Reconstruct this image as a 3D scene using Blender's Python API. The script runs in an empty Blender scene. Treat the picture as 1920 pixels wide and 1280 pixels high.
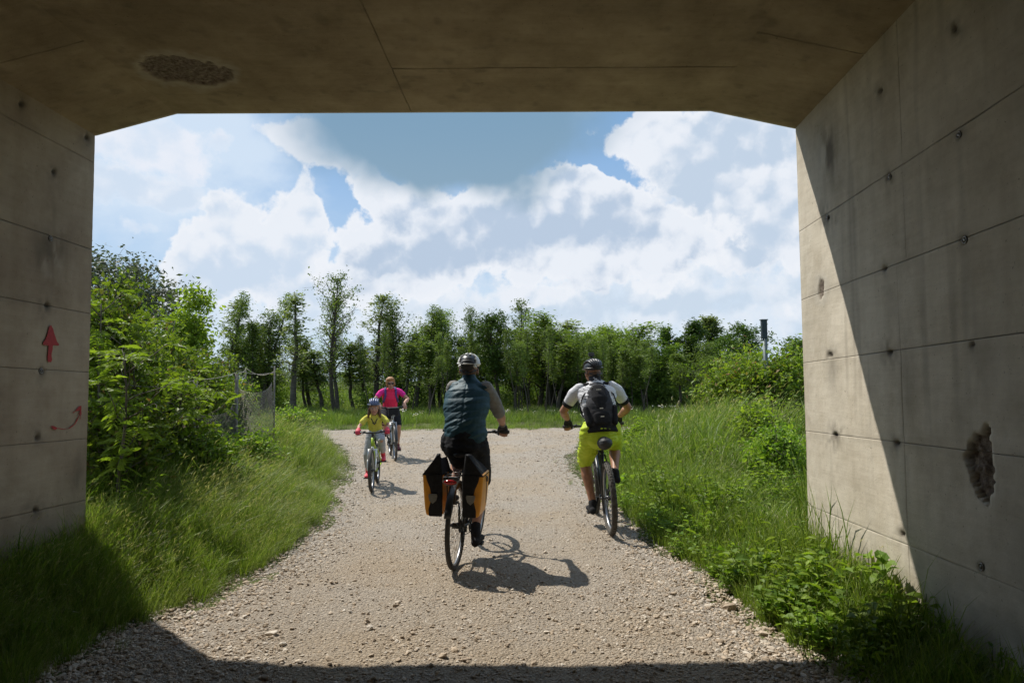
import bpy, bmesh, math, random
import numpy as np
from mathutils import Vector, Matrix
random.seed(7); rng = np.random.default_rng(7)
S = bpy.context.scene
COL = S.collection
R = math.radians

# ------------------------------------------------------------------ camera
CAM = np.array([0.0, 0.0, 1.55]); PITCH, ROLL = R(3.2), R(-0.5)
cam_m = Matrix.Rotation(R(90) + PITCH, 4, 'X') @ Matrix.Rotation(ROLL, 4, 'Z')
cd = bpy.data.cameras.new('camera'); cam = bpy.data.objects.new('camera', cd); COL.objects.link(cam)
cam.matrix_world = Matrix.Translation(CAM) @ cam_m
cd.lens = 24; cd.sensor_width = 36; cd.clip_end = 3000; cd.clip_start = .05
S.camera = cam
RM = np.array(cam_m.to_3x3())
def ray(px, py):                      # photograph pixel (1920 wide) -> world direction with Y = 1
    d = RM @ np.array([(px - 960) / 1280, (640 - py) / 1280, -1.0]); return d / d[1]
def at(px, py, Y): return CAM + ray(px, py) * Y
def project(P):
    q = (np.asarray(P) - CAM) @ RM
    return 960 + 1280 * q[..., 0] / -q[..., 2], 640 - 1280 * q[..., 1] / -q[..., 2]
def onground(px, py, z=0.):
    d = ray(px, py); t = (z - CAM[2]) / d[2]; return CAM + d * t

# ------------------------------------------------------------------ world: blue sky with cumulus
W = bpy.data.worlds.new('World'); S.world = W; W.use_nodes = True
SUN_TO = np.array([-.50, .475, 1.0]); SUN_TO /= np.linalg.norm(SUN_TO)
sun_el = math.asin(SUN_TO[2]); sun_az = math.atan2(SUN_TO[0], SUN_TO[1])
def build_world():
    nt = W.node_tree; N = nt.nodes; L = nt.links; N.clear()
    out = N.new('ShaderNodeOutputWorld'); bg = N.new('ShaderNodeBackground'); L.new(bg.outputs[0], out.inputs[0])
    bg.inputs[1].default_value = .1
    sky = N.new('ShaderNodeTexSky'); sky.sky_type = 'NISHITA'; sky.sun_disc = False
    sky.sun_elevation = sun_el; sky.sun_rotation = sun_az; sky.air_density = 1.0; sky.dust_density = 1.2; sky.ozone_density = 1.6
    tc = N.new('ShaderNodeTexCoord'); V = tc.outputs['Generated']
    def math_(op, a, b=None, c=None, clamp=False):
        n = N.new('ShaderNodeMath'); n.operation = op; n.use_clamp = clamp
        for i, x in enumerate((a, b, c)):
            if x is None: continue
            if isinstance(x, (int, float)): n.inputs[i].default_value = x
            else: L.new(x, n.inputs[i])
        return n.outputs[0]
    def vec(op, a, b=None, s=None):
        n = N.new('ShaderNodeVectorMath'); n.operation = op
        for i, x in enumerate((a, b)):
            if x is None: continue
            if isinstance(x, (tuple, list)): n.inputs[i].default_value = x
            else: L.new(x, n.inputs[i])
        if s is not None: n.inputs['Scale'].default_value = s
        return n.outputs['Value'] if op in ('DOT_PRODUCT', 'LENGTH') else n.outputs[0]
    def noise(v, sc, det=8, rough=.55, dist=0.):
        n = N.new('ShaderNodeTexNoise'); n.inputs['Scale'].default_value = sc; n.inputs['Detail'].default_value = det
        n.inputs['Roughness'].default_value = rough; n.inputs['Distortion'].default_value = dist; L.new(v, n.inputs['Vector']); return n
    def mapr(v, a, b, c=0., d=1., smooth=True):
        n = N.new('ShaderNodeMapRange'); n.interpolation_type = 'SMOOTHSTEP' if smooth else 'LINEAR'
        for i, x in zip((1, 2, 3, 4), (a, b, c, d)): n.inputs[i].default_value = x
        L.new(v, n.inputs[0]); return n.outputs[0]
    def mix(f, a, b):
        n = N.new('ShaderNodeMix'); n.data_type = 'RGBA'; n.clamp_factor = True
        L.new(f, n.inputs[0])
        for i, x in ((6, a), (7, b)):
            if isinstance(x, tuple): n.inputs[i].default_value = (*x, 1)
            else: L.new(x, n.inputs[i])
        return n.outputs[2]
    # ragged outlines: warp the direction with fine noise
    w1 = vec('SCALE', vec('SUBTRACT', noise(V, 7, 9, .62).outputs['Color'], (.5, .5, .5)), s=.22)
    Vw = vec('ADD', V, w1)
    w2 = vec('SCALE', vec('SUBTRACT', noise(V, 4, 5, .6).outputs['Color'], (.5, .5, .5)), s=.13)
    Vs = vec('ADD', V, w2)
    def blob(v, px, py, rx, ry, rot=0., p=1.0):
        d = ray(px, py); n = np.linalg.norm(d); d = d / n
        right = np.cross(d, [0, 0, 1.]); right /= np.linalg.norm(right); up = np.cross(right, d)
        c, s = math.cos(R(rot)), math.sin(R(rot)); a = right * c + up * s; b = -right * s + up * c
        k = 1280 * n                                 # px per unit of angle at this place
        e = vec('SUBTRACT', v, tuple(d))
        x = math_('MULTIPLY', vec('DOT_PRODUCT', e, tuple(a)), k / rx); y = math_('MULTIPLY', vec('DOT_PRODUCT', e, tuple(b)), k / ry)
        r2 = math_('ADD', math_('MULTIPLY', x, x), math_('MULTIPLY', y, y))
        return math_('EXPONENT', math_('MULTIPLY', r2, -p))
    def total(v, lst):
        acc = None
        for (w, *b) in lst:
            t = math_('MULTIPLY', blob(v, *b), w); acc = t if acc is None else math_('ADD', acc, t)
        return acc
    def voro(v, sc):
        n = N.new('ShaderNodeTexVoronoi'); n.feature = 'F1'; n.inputs['Scale'].default_value = sc; L.new(v, n.inputs['Vector']); return n.outputs['Distance']
    def billow(v):                                     # cauliflower heads at two sizes
        acc = None
        for sc, am in ((13, 1.), (31, .5)):
            t = math_('MULTIPLY', math_('SUBTRACT', .45, voro(v, sc)), am); acc = t if acc is None else math_('ADD', acc, t)
        return acc
    wv = vec('ADD', V, vec('SCALE', vec('SUBTRACT', noise(V, 14, 4, .6).outputs['Color'], (.5, .5, .5)), s=.06))
    bl = billow(wv); bl2 = billow(vec('ADD', wv, (-.008, 0., .018)))
    relief = math_('SUBTRACT', bl, bl2)
    fine = noise(V, 26, 8, .68).outputs['Fac']; soft = noise(vec('MULTIPLY', V, (1, 1, 1.6)), 5, 6, .55).outputs['Fac']
    hz = N.new('ShaderNodeSeparateXYZ'); L.new(V, hz.inputs[0])
    deep = mapr(hz.outputs[2], .04, .40)
    blue = mix(deep, (5.2, 6.8, 8.6), (2.1, 4.2, 7.3))
    m0 = N.new('ShaderNodeMix'); m0.data_type = 'RGBA'; m0.inputs[0].default_value = .75
    L.new(sky.outputs[0], m0.inputs[6]); L.new(blue, m0.inputs[7]); c1 = m0.outputs[2]
    veil = mapr(math_('ADD', soft, math_('MULTIPLY', total(V, [(.20, 300, 330, 330, 220), (.2, 1250, 560, 420, 110), (-.22, 1150, 290, 170, 90), (-.08, 670, 390, 60, 80)]), 1.)), .42, .72, .0, .9)
    c1 = mix(veil, c1, (6.3, 7.4, 8.7))
    WHITE, RIM, BODY = (7.7, 8.1, 8.75), (8.6, 8.75, 9.1), (5.1, 6.1, 7.4)
    def layer(c, blobs, rough=.5, edge=.10, body=BODY, grey=(), d0=.5, full=.55, wob=.55, white=WHITE):
        d = math_('ADD', math_('SUBTRACT', total(wv, blobs), d0), math_('ADD', math_('MULTIPLY', bl, rough * 1.05), math_('MULTIPLY', math_('SUBTRACT', fine, .5), wob * 1.7)))
        al = mapr(d, -.03, edge * 1.5 + .05)
        sh = math_('ADD', mapr(d, .10, .10 + full, 0., .55), math_('MULTIPLY', math_('SUBTRACT', soft, .5), 2.4))
        sh = math_('ADD', sh, math_('MULTIPLY', relief, -2.2))
        if grey: sh = math_('ADD', sh, total(V, grey))
        sh = math_('ADD', sh, math_('MULTIPLY', math_('SUBTRACT', fine, .5), .8)); col = mix(mapr(sh, -.1, 1.15), white, body)
        col = mix(mapr(d, .02, .34, .7, 0.), col, RIM)
        return mix(al, c, col)
    # clouds over the whole dome, so that the sky goes on the same outside the view
    gen = noise(vec('MULTIPLY', V, (1, 1, 1.6)), 2.3, 8, .58).outputs['Fac']
    c1 = mix(mapr(math_('SUBTRACT', gen, math_('MULTIPLY', total(V, [(1., 840, 420, 900, 420)]), .5)), .5, .62), c1, mix(soft, WHITE, BODY))
    # far bank low in the sky, then the nearer heaps in front of one another
    c1 = layer(c1, [(.8, 1150, 570, 480, 95), (.6, 800, 600, 230, 70), (.5, 1450, 560, 200, 120)], .3, .4, (5.6, 6.6, 7.8), [(.4, 1260, 575, 220, 24), (.25, 1000, 590, 140, 16)], .35, 1., .9, (7.2, 7.8, 8.6))
    c1 = layer(c1, [(.9, 250, 345, 150, 34), (.7, 320, 375, 90, 36), (.5, 195, 335, 60, 30), (.7, 260, 432, 62, 24)], .5, .35, (6.0, 7.0, 8.3), (), .5, .8, .9, (7.5, 8.0, 8.8))
    c1 = layer(c1, [(.8, 240, 270, 110, 50), (.9, 335, 265, 80, 60), (.55, 345, 320, 50, 34), (.75, 428, 268, 38, 34)], .5, .3, (6.4, 7.3, 8.5), (), .5, .8, .9, (7.6, 8.0, 8.8))
    c1 = layer(c1, [(1., 420, 385, 46, 60), (1., 575, 385, 52, 62), (.9, 500, 440, 120, 70), (.9, 365, 500, 80, 66), (.8, 480, 530, 170, 70), (.6, 600, 560, 110, 60)], .8, .10, (5.7, 6.7, 8.0), [(.4, 450, 510, 100, 40), (.25, 580, 405, 26, 24)], .5, .6, .5)
    c1 = layer(c1, [(1., 1190, 250, 95, 50), (1., 1320, 270, 150, 80), (1., 1430, 330, 110, 90), (.9, 1350, 400, 190, 100), (.7, 1450, 480, 130, 120)], .8, .12, BODY, [(.35, 1340, 380, 110, 36), (.35, 1440, 450, 80, 30), (-.3, 1230, 250, 110, 40)], .5, .8)
    c1 = layer(c1, [(1., 1130, 372, 66, 46), (.9, 1040, 350, 100, 60), (1., 870, 420, 200, 80), (.9, 1010, 470, 260, 100), (.8, 1240, 450, 170, 75), (.8, 760, 500, 110, 60), (.7, 660, 545, 90, 50), (.8, 690, 350, 90, 34, -28)], .8, .10, (4.6, 5.6, 7.0), [(.5, 960, 425, 130, 40, -6), (.42, 1150, 435, 110, 30, -10), (.45, 850, 480, 90, 22), (.3, 1010, 530, 120, 18), (-.35, 760, 400, 90, 50), (-.2, 1090, 360, 60, 30)], .5, .9)
    c1 = layer(c1, [(.9, 560, 265, 62, 44), (.8, 500, 245, 50, 34), (.9, 640, 300, 80, 42, -25), (.7, 700, 335, 90, 30, -25)], .7, .2, (5.6, 6.7, 8.0), (), .5, .9, .7)
    c1 = layer(c1, [(.8, 700, 530, 60, 26), (.9, 880, 545, 120, 26), (.8, 1010, 555, 90, 22), (.7, 1240, 520, 60, 18)], .8, .25, (5.6, 6.6, 7.8), (), .5, .7, .8)
    c1 = layer(c1, [(.8, 430, 600, 260, 48), (.6, 620, 600, 160, 44)], .25, .6, (6.0, 7.0, 8.2), (), .3, 1., .7, (7.0, 7.7, 8.6))
    # the big blue-grey cloud base overhead
    bigv = vec('ADD', V, vec('SCALE', vec('SUBTRACT', noise(V, 6, 4, .5).outputs['Color'], (.5, .5, .5)), s=.14))
    bg_ = math_('ADD', blob(bigv, 830, 240, 285, 122, 0, 1.1), math_('MULTIPLY', blob(bigv, 930, 215, 120, 110, 0, 1.2), .5))
    bg_ = math_('ADD', bg_, math_('MULTIPLY', blob(bigv, 900, 60, 420, 130), .6))
    big = mapr(bg_, .22, .66)
    c1 = mix(big, c1, mix(mapr(hz.outputs[2], .22, .40), (2.5, 3.75, 4.9), (1.95, 3.3, 4.7)))
    L.new(c1, bg.inputs[0])
build_world()
sd = bpy.data.lights.new('sun', 'SUN'); sd.energy = 5.0; sd.angle = R(.53); sd.color = (1, .95, .86)
so = bpy.data.objects.new('sun', sd); COL.objects.link(so)
so.rotation_euler = Vector(SUN_TO).to_track_quat('Z', 'Y').to_euler(); so.location = (-20, 20, 40)
S.view_settings.view_transform = 'Standard'; S.view_settings.look = 'None'; S.view_settings.gamma = 1
S.view_settings.exposure = 0.1
S.render.engine = 'CYCLES'
S.cycles.use_denoising = True
try: S.cycles.denoiser = 'OPENIMAGEDENOISE'
except Exception: pass
S.cycles.max_bounces = 9; S.cycles.diffuse_bounces = 5; S.cycles.transmission_bounces = 6; S.cycles.transparent_max_bounces = 8
S.cycles.sample_clamp_indirect = 8

# ------------------------------------------------------------------ helpers
def hash3(i, j, k, s):
    n = (i * 374761393 + j * 668265263 + k * 1274126177 + s * 974711) & 0xffffffff
    n = ((n ^ (n >> 13)) * 1274126177) & 0xffffffff
    return ((n ^ (n >> 16)) & 0xffffff) / 0xffffff
def vnoise(P, s=0):
    P = np.asarray(P, float); F = np.floor(P).astype(np.int64); f = P - F; f = f * f * (3 - 2 * f); r = 0
    for a in (0, 1):
        for b in (0, 1):
            for c in (0, 1):
                w = (f[..., 0] if a else 1 - f[..., 0]) * (f[..., 1] if b else 1 - f[..., 1]) * (f[..., 2] if c else 1 - f[..., 2])
                r = r + w * hash3(F[..., 0] + a, F[..., 1] + b, F[..., 2] + c, s)
    return r * 2 - 1
def fbm(P, o=4, s=0):
    P = np.asarray(P, float); r = 0; a = 1.; t = 0
    for i in range(o): r = r + a * vnoise(P * 2 ** i + 17.3 * i, s + i); t += a; a *= .5
    return r / t
def sstep(x, a, b): t = np.clip((x - a) / (b - a), 0, 1); return t * t * (3 - 2 * t)
def new_mesh(name, V, F, attrs=None, smooth=False):
    """V (n,3); F a list of index arrays, each (m,3) or (m,4)"""
    V = np.asarray(V, np.float32).reshape(-1, 3)
    if not isinstance(F, (list, tuple)): F = [F]
    F = [np.asarray(f, np.int32) for f in F if len(f)]
    me = bpy.data.meshes.new(name); me.vertices.add(len(V)); me.vertices.foreach_set('co', V.ravel())
    if F:
        loops = np.concatenate([f.ravel() for f in F]); tot = np.concatenate([np.full(len(f), f.shape[1], np.int32) for f in F])
        st = np.concatenate([[0], np.cumsum(tot)[:-1]]).astype(np.int32)
        me.loops.add(len(loops)); me.loops.foreach_set('vertex_index', loops)
        me.polygons.add(len(tot)); me.polygons.foreach_set('loop_start', st)
        me.polygons.foreach_set('use_smooth', np.full(len(tot), smooth, bool))
    for k, a in (attrs or {}).items():
        at_ = me.attributes.new(k, 'FLOAT', 'POINT'); at_.data.foreach_set('value', np.asarray(a, np.float32))
    me.update(calc_edges=True); me.validate(); return me
def link(name, me, mat=None, parent=None, kind=None):
    o = bpy.data.objects.new(name, me); COL.objects.link(o)
    if mat is not None and me is not None and not me.materials: me.materials.append(mat)
    if parent is not None: o.parent = parent
    if kind: o['kind'] = kind
    return o
def tag(o, label, cat, group=None):
    o['label'] = label; o['category'] = cat
    if group: o['group'] = group
    return o
def thing(name, label, cat, mw=None, group=None):
    o = bpy.data.objects.new(name, None); COL.objects.link(o); o.empty_display_size = .1
    if mw is not None: o.matrix_world = mw
    return tag(o, label, cat, group)
class Geo:
    """collects shapes for ONE mesh"""
    def __init__(s): s.V = []; s.Q = []; s.T = []; s.n = 0; s.A = []
    def add(s, V, Q=None, T=None, a=0.):
        V = np.asarray(V, float).reshape(-1, 3); s.V.append(V); s.A.append(np.full(len(V), a) if np.isscalar(a) else np.asarray(a))
        if Q is not None and len(Q): s.Q.append(np.asarray(Q) + s.n)
        if T is not None and len(T): s.T.append(np.asarray(T) + s.n)
        s.n += len(V); return s
    def tube(s, P, r, n=8, cap=True, side=None, a=0.):
        P = np.asarray(P, float); m = len(P)
        r = np.asarray(r, float)
        if r.ndim == 0: r = np.full(m, float(r))
        if r.ndim == 1: r = np.stack([r, r], 1)
        T = np.gradient(P, axis=0); T /= np.linalg.norm(T, axis=1)[:, None] + 1e-12
        sd_ = np.array(side if side is not None else ([0, 1, 0] if abs(T[:, 1]).mean() < .8 else [1, 0, 0]), float)
        A = sd_[None] - (T @ sd_)[:, None] * T; A /= np.linalg.norm(A, axis=1)[:, None] + 1e-12
        B = np.cross(T, A)
        th = np.arange(n) * 2 * math.pi / n
        V = P[:, None] + A[:, None] * (np.cos(th)[None, :, None] * r[:, 0, None, None]) + B[:, None] * (np.sin(th)[None, :, None] * r[:, 1, None, None])
        V = V.reshape(-1, 3); i = np.arange(m - 1)[:, None] * n; j = np.arange(n)[None]; j2 = (j + 1) % n
        Q = np.stack([i + j, i + j2, i + n + j2, i + n + j], -1).reshape(-1, 4); Tt = []
        if cap:
            c0, c1 = len(V), len(V) + 1; V = np.vstack([V, P[0], P[-1]])
            Tt = [(c0, (k + 1) % n, k) for k in range(n)] + [(c1, (m - 1) * n + k, (m - 1) * n + (k + 1) % n) for k in range(n)]
        return s.add(V, Q, Tt, a)
    def round_tube(s, P, r, n=16, side=None):
        """tube with domed ends (for bodies)"""
        P = np.asarray(P, float); r = np.asarray(r, float)
        if r.ndim == 0: r = np.full(len(P), float(r))
        if r.ndim == 1: r = np.stack([r, r], 1)
        d0 = P[0] - P[1]; d0 /= np.linalg.norm(d0); d1 = P[-1] - P[-2]; d1 /= np.linalg.norm(d1)
        a = np.array([75, 50, 25]) * math.pi / 180
        h0 = r[0].min(); h1 = r[-1].min()
        P2 = np.vstack([P[0] + d0 * h0 * np.sin(a)[:, None], P, P[-1] + d1 * h1 * np.sin(a[::-1])[:, None]])
        r2 = np.vstack([r[0] * np.cos(a)[:, None], r, r[-1] * np.cos(a[::-1])[:, None]])
        return s.tube(P2, r2, n, True, side)
    def ball(s, c, r, n=14, m=9, M=None):
        r = np.array(r if np.ndim(r) else (r, r, r), float); V = []
        for i in range(1, m):
            ph = math.pi * i / m
            for j in range(n): V.append((math.sin(ph) * math.cos(2 * math.pi * j / n), math.sin(ph) * math.sin(2 * math.pi * j / n), math.cos(ph)))
        Q = [((i * n + j), (i * n + (j + 1) % n), ((i + 1) * n + (j + 1) % n), ((i + 1) * n + j)) for i in range(m - 2) for j in range(n)]
        Q = [q[::-1] for q in Q]
        V += [(0, 0, 1), (0, 0, -1)]; t, b = len(V) - 2, len(V) - 1
        T = [(t, j, (j + 1) % n) for j in range(n)] + [(b, (m - 2) * n + (j + 1) % n, (m - 2) * n + j) for j in range(n)]
        V = np.array(V) * r
        if M is not None: V = V @ np.array(M).T
        return s.add(V + np.asarray(c), Q, T)
    def box(s, c, d, M=None, taper=1., a=0.):
        d = np.array(d) / 2; V = np.array([[x, y, z] for z in (-1, 1) for y in (-1, 1) for x in (-1, 1)], float)
        V[4:, :2] *= taper; V = V * d
        if M is not None: V = V @ np.array(M).T
        return s.add(V + np.asarray(c), [(0, 2, 3, 1), (4, 5, 7, 6), (0, 1, 5, 4), (2, 6, 7, 3), (0, 4, 6, 2), (1, 3, 7, 5)], a=a)
    def mesh(s, name, smooth=True):
        F = []
        if s.Q: F.append(np.vstack(s.Q))
        if s.T: F.append(np.vstack(s.T))
        return new_mesh(name, np.vstack(s.V), F, {'rnd': np.concatenate(s.A)}, smooth)
    def obj(s, name, mat, parent=None, smooth=True, kind=None): return link(name, s.mesh(name, smooth), mat, parent, kind)
def rot(axis, deg): return np.array(Matrix.Rotation(R(deg), 3, axis))
def bevel(o, w=.004, seg=2):
    m = o.modifiers.new('b', 'BEVEL'); m.width = w; m.segments = seg; m.limit_method = 'ANGLE'; return o
def fuse(g, voxel, smooth=4, disp=None, name='body'):
    """one continuous skin round all shapes in g"""
    me = g.mesh('tmp'); o = bpy.data.objects.new('tmp', me); COL.objects.link(o)
    m = o.modifiers.new('r', 'REMESH'); m.mode = 'VOXEL'; m.voxel_size = voxel; m.use_smooth_shade = True
    if smooth: s_ = o.modifiers.new('s', 'SMOOTH'); s_.factor = .5; s_.iterations = smooth
    dg = bpy.context.evaluated_depsgraph_get(); r = bpy.data.meshes.new_from_object(o.evaluated_get(dg))
    bpy.data.objects.remove(o); bpy.data.meshes.remove(me); r.name = name
    n = len(r.vertices); V = np.empty(n * 3, np.float32); r.vertices.foreach_get('co', V); V = V.reshape(-1, 3)
    if disp is not None:
        Nn = np.empty(n * 3, np.float32); r.vertices.foreach_get('normal', Nn)
        V = V + Nn.reshape(-1, 3) * disp(V, Nn.reshape(-1, 3))[:, None]; r.vertices.foreach_set('co', V.astype(np.float32).ravel()); r.update()
    r.polygons.foreach_set('use_smooth', np.ones(len(r.polygons), bool)); r.materials.clear()
    return r

# ------------------------------------------------------------------ materials
MATS = {}
def _prin(name):
    m = bpy.data.materials.new(name); m.use_nodes = True; nt = m.node_tree; nt.nodes.clear()
    out = nt.nodes.new('ShaderNodeOutputMaterial'); p = nt.nodes.new('ShaderNodeBsdfPrincipled'); nt.links.new(p.outputs[0], out.inputs[0])
    MATS[name] = m; return m, nt, p, out
def plain(name, c, rough=.6, metal=0., c2=None, scale=20, bump=0., bscale=60, spec=.5, det=4, objrand=0., sheen=0.):
    m, nt, p, out = _prin(name); N, L = nt.nodes, nt.links
    p.inputs['Roughness'].default_value = rough; p.inputs['Metallic'].default_value = metal; p.inputs['Specular IOR Level'].default_value = spec
    if sheen: p.inputs['Sheen Weight'].default_value = sheen
    c2 = c2 or tuple(x * .8 for x in c)
    tc = N.new('ShaderNodeTexCoord'); n = N.new('ShaderNodeTexNoise'); n.inputs['Scale'].default_value = scale; n.inputs['Detail'].default_value = det
    L.new(tc.outputs['Object'], n.inputs['Vector'])
    r = N.new('ShaderNodeValToRGB'); r.color_ramp.elements[0].position = .3; r.color_ramp.elements[1].position = .7
    r.color_ramp.elements[0].color = (*c2, 1); r.color_ramp.elements[1].color = (*c, 1); L.new(n.outputs[0], r.inputs[0])
    col = r.outputs[0]
    if objrand:
        oi = N.new('ShaderNodeObjectInfo'); h = N.new('ShaderNodeHueSaturation'); mr = N.new('ShaderNodeMapRange')
        mr.inputs[3].default_value = 1 - objrand; mr.inputs[4].default_value = 1 + objrand; L.new(oi.outputs['Random'], mr.inputs[0]); L.new(mr.outputs[0], h.inputs['Value'])
        L.new(col, h.inputs['Color']); col = h.outputs[0]
    L.new(col, p.inputs['Base Color'])
    if bump:
        n2 = N.new('ShaderNodeTexNoise'); n2.inputs['Scale'].default_value = bscale; n2.inputs['Detail'].default_value = 5; L.new(tc.outputs['Object'], n2.inputs['Vector'])
        b = N.new('ShaderNodeBump'); b.inputs['Strength'].default_value = bump; b.inputs['Distance'].default_value = .01; L.new(n2.outputs[0], b.inputs['Height']); L.new(b.outputs[0], p.inputs['Normal'])
    return m
def leafmat(name, ca, cb, trans=.45, rough=.5, cc=None, gloss=.25):
    """foliage: diffuse + translucent, tone varied per leaf by the rnd attribute and per plant"""
    m = bpy.data.materials.new(name); m.use_nodes = True; nt = m.node_tree; N, L = nt.nodes, nt.links; N.clear(); MATS[name] = m
    out = N.new('ShaderNodeOutputMaterial'); p = N.new('ShaderNodeBsdfPrincipled'); t = N.new('ShaderNodeBsdfTranslucent'); mx = N.new('ShaderNodeMixShader')
    at_ = N.new('ShaderNodeAttribute'); at_.attribute_name = 'rnd'; r = N.new('ShaderNodeValToRGB')
    ca = tuple(x * k for x, k in zip(ca, (1.12, 1.02, 1.))); cb = tuple(x * k for x, k in zip(cb, (1.14, 1.02, 1.05)))
    e = r.color_ramp.elements; e[0].color = (*ca, 1); e[1].color = (*cb, 1); e[1].position = .9
    if cc: x = e.new(.97); x.color = (*cc, 1)
    L.new(at_.outputs['Fac'], r.inputs[0])
    oi = N.new('ShaderNodeObjectInfo'); mr = N.new('ShaderNodeMapRange'); mr.inputs[3].default_value = .78; mr.inputs[4].default_value = 1.25; L.new(oi.outputs['Random'], mr.inputs[0])
    h = N.new('ShaderNodeHueSaturation'); L.new(mr.outputs[0], h.inputs['Value']); L.new(r.outputs[0], h.inputs['Color'])
    L.new(h.outputs[0], p.inputs['Base Color']); p.inputs['Roughness'].default_value = rough; p.inputs['Specular IOR Level'].default_value = gloss
    g = N.new('ShaderNodeMix'); g.data_type = 'RGBA'; g.blend_type = 'MULTIPLY'; g.inputs[0].default_value = 1; g.inputs[7].default_value = (1.25, 1.35, .55, 1); L.new(h.outputs[0], g.inputs[6])
    L.new(g.outputs[2], t.inputs[0]); mx.inputs[0].default_value = trans; L.new(p.outputs[0], mx.inputs[1]); L.new(t.outputs[0], mx.inputs[2]); L.new(mx.outputs[0], out.inputs[0])
    return m
# ------------------------------------------------------------------ ground and road
XL = np.array([(-20, -2.6), (2.5, -2.45), (4.3, -2.35), (4.85, -2.1), (6.1, -1.95), (7.24, -2.0), (9.5, -2.35), (12.5, -2.9), (15.4, -3.85), (18, -4.8), (20.3, -6.2), (20.9, -12), (21.3, -60), (22, -60)])
XR = np.array([(-20, 1.75), (3.5, 1.62), (4.14, 1.55), (4.6, 1.46), (5.53, 1.45), (6.4, 1.25), (8, 1.16), (9.5, 1.1), (11.7, 1.02), (14.0, 1.0), (16.2, 1.7), (18.6, 3.6), (20.5, 5.5), (21, 13), (21.3, 60), (22, 60)])
YF = 22.0
def road_in(x, y):                    # > 0 inside the road, metres from its edge
    x = np.asarray(x, float); y = np.asarray(y, float)
    return np.minimum(np.minimum(x - np.interp(y, XL[:, 0], XL[:, 1]), np.interp(y, XR[:, 0], XR[:, 1]) - x), YF - y)
def ground_h(x, y):
    x = np.asarray(x, float); y = np.asarray(y, float); d = -road_in(x, y)
    left = (x < -1) & (y < 21); right = (x > .5) & (y < 20.5)
    h = np.where(left, .42 * sstep(d, .1, 2.6) + .3 * sstep(d, 2, 7), 0) + np.where(right, .30 * sstep(d, .05, 2.4) * sstep(y, 5, 10) + .08 * sstep(d, 0, .8) + .25 * sstep(d, 2, 9), 0)
    h = h * (1 - sstep(y, 15, 20)) 
    h = h + np.where(y > 21, -.05 + .12 * sstep(d, 0, 1.5) + .35 * fbm(np.stack([x * .05, y * .05, x * 0], -1), 2) * sstep(y, 24, 60), 0)
    h = h + .03 * fbm(np.stack([x * 1.3, y * 1.3, x * 0], -1), 3) * sstep(d, 0, .6)
    return h
def rutted(x, y):
    c = (np.interp(y, XL[:, 0], XL[:, 1]) + np.interp(y, XR[:, 0], XR[:, 1])) / 2
    u = x - c
    return -.012 * np.exp(-((u - .75) / .3) ** 2) - .012 * np.exp(-((u + .75) / .3) ** 2)
def gridmesh(xs, ys, zf):
    X, Y = np.meshgrid(xs, ys); P = np.stack([X, Y, zf(X, Y)], -1).reshape(-1, 3)
    nx, ny = len(xs), len(ys); i = np.arange(ny - 1)[:, None] * nx; j = np.arange(nx - 1)[None]
    return P, np.stack([i + j, i + j + 1, i + nx + j + 1, i + nx + j], -1).reshape(-1, 4)
def soil_mat():
    m, nt, p, out = _prin('soil'); N, L = nt.nodes, nt.links; p.inputs['Roughness'].default_value = .95; p.inputs['Specular IOR Level'].default_value = .1
    tc = N.new('ShaderNodeTexCoord'); n = N.new('ShaderNodeTexNoise'); n.inputs['Scale'].default_value = 1.3; n.inputs['Detail'].default_value = 8; L.new(tc.outputs['Object'], n.inputs[0])
    r = N.new('ShaderNodeValToRGB'); e = r.color_ramp.elements; e[0].position = .35; e[0].color = (.045, .050, .018, 1); e[1].position = .62; e[1].color = (.10, .115, .04, 1)
    L.new(n.outputs[0], r.inputs[0]); L.new(r.outputs[0], p.inputs['Base Color']); return m
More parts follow.
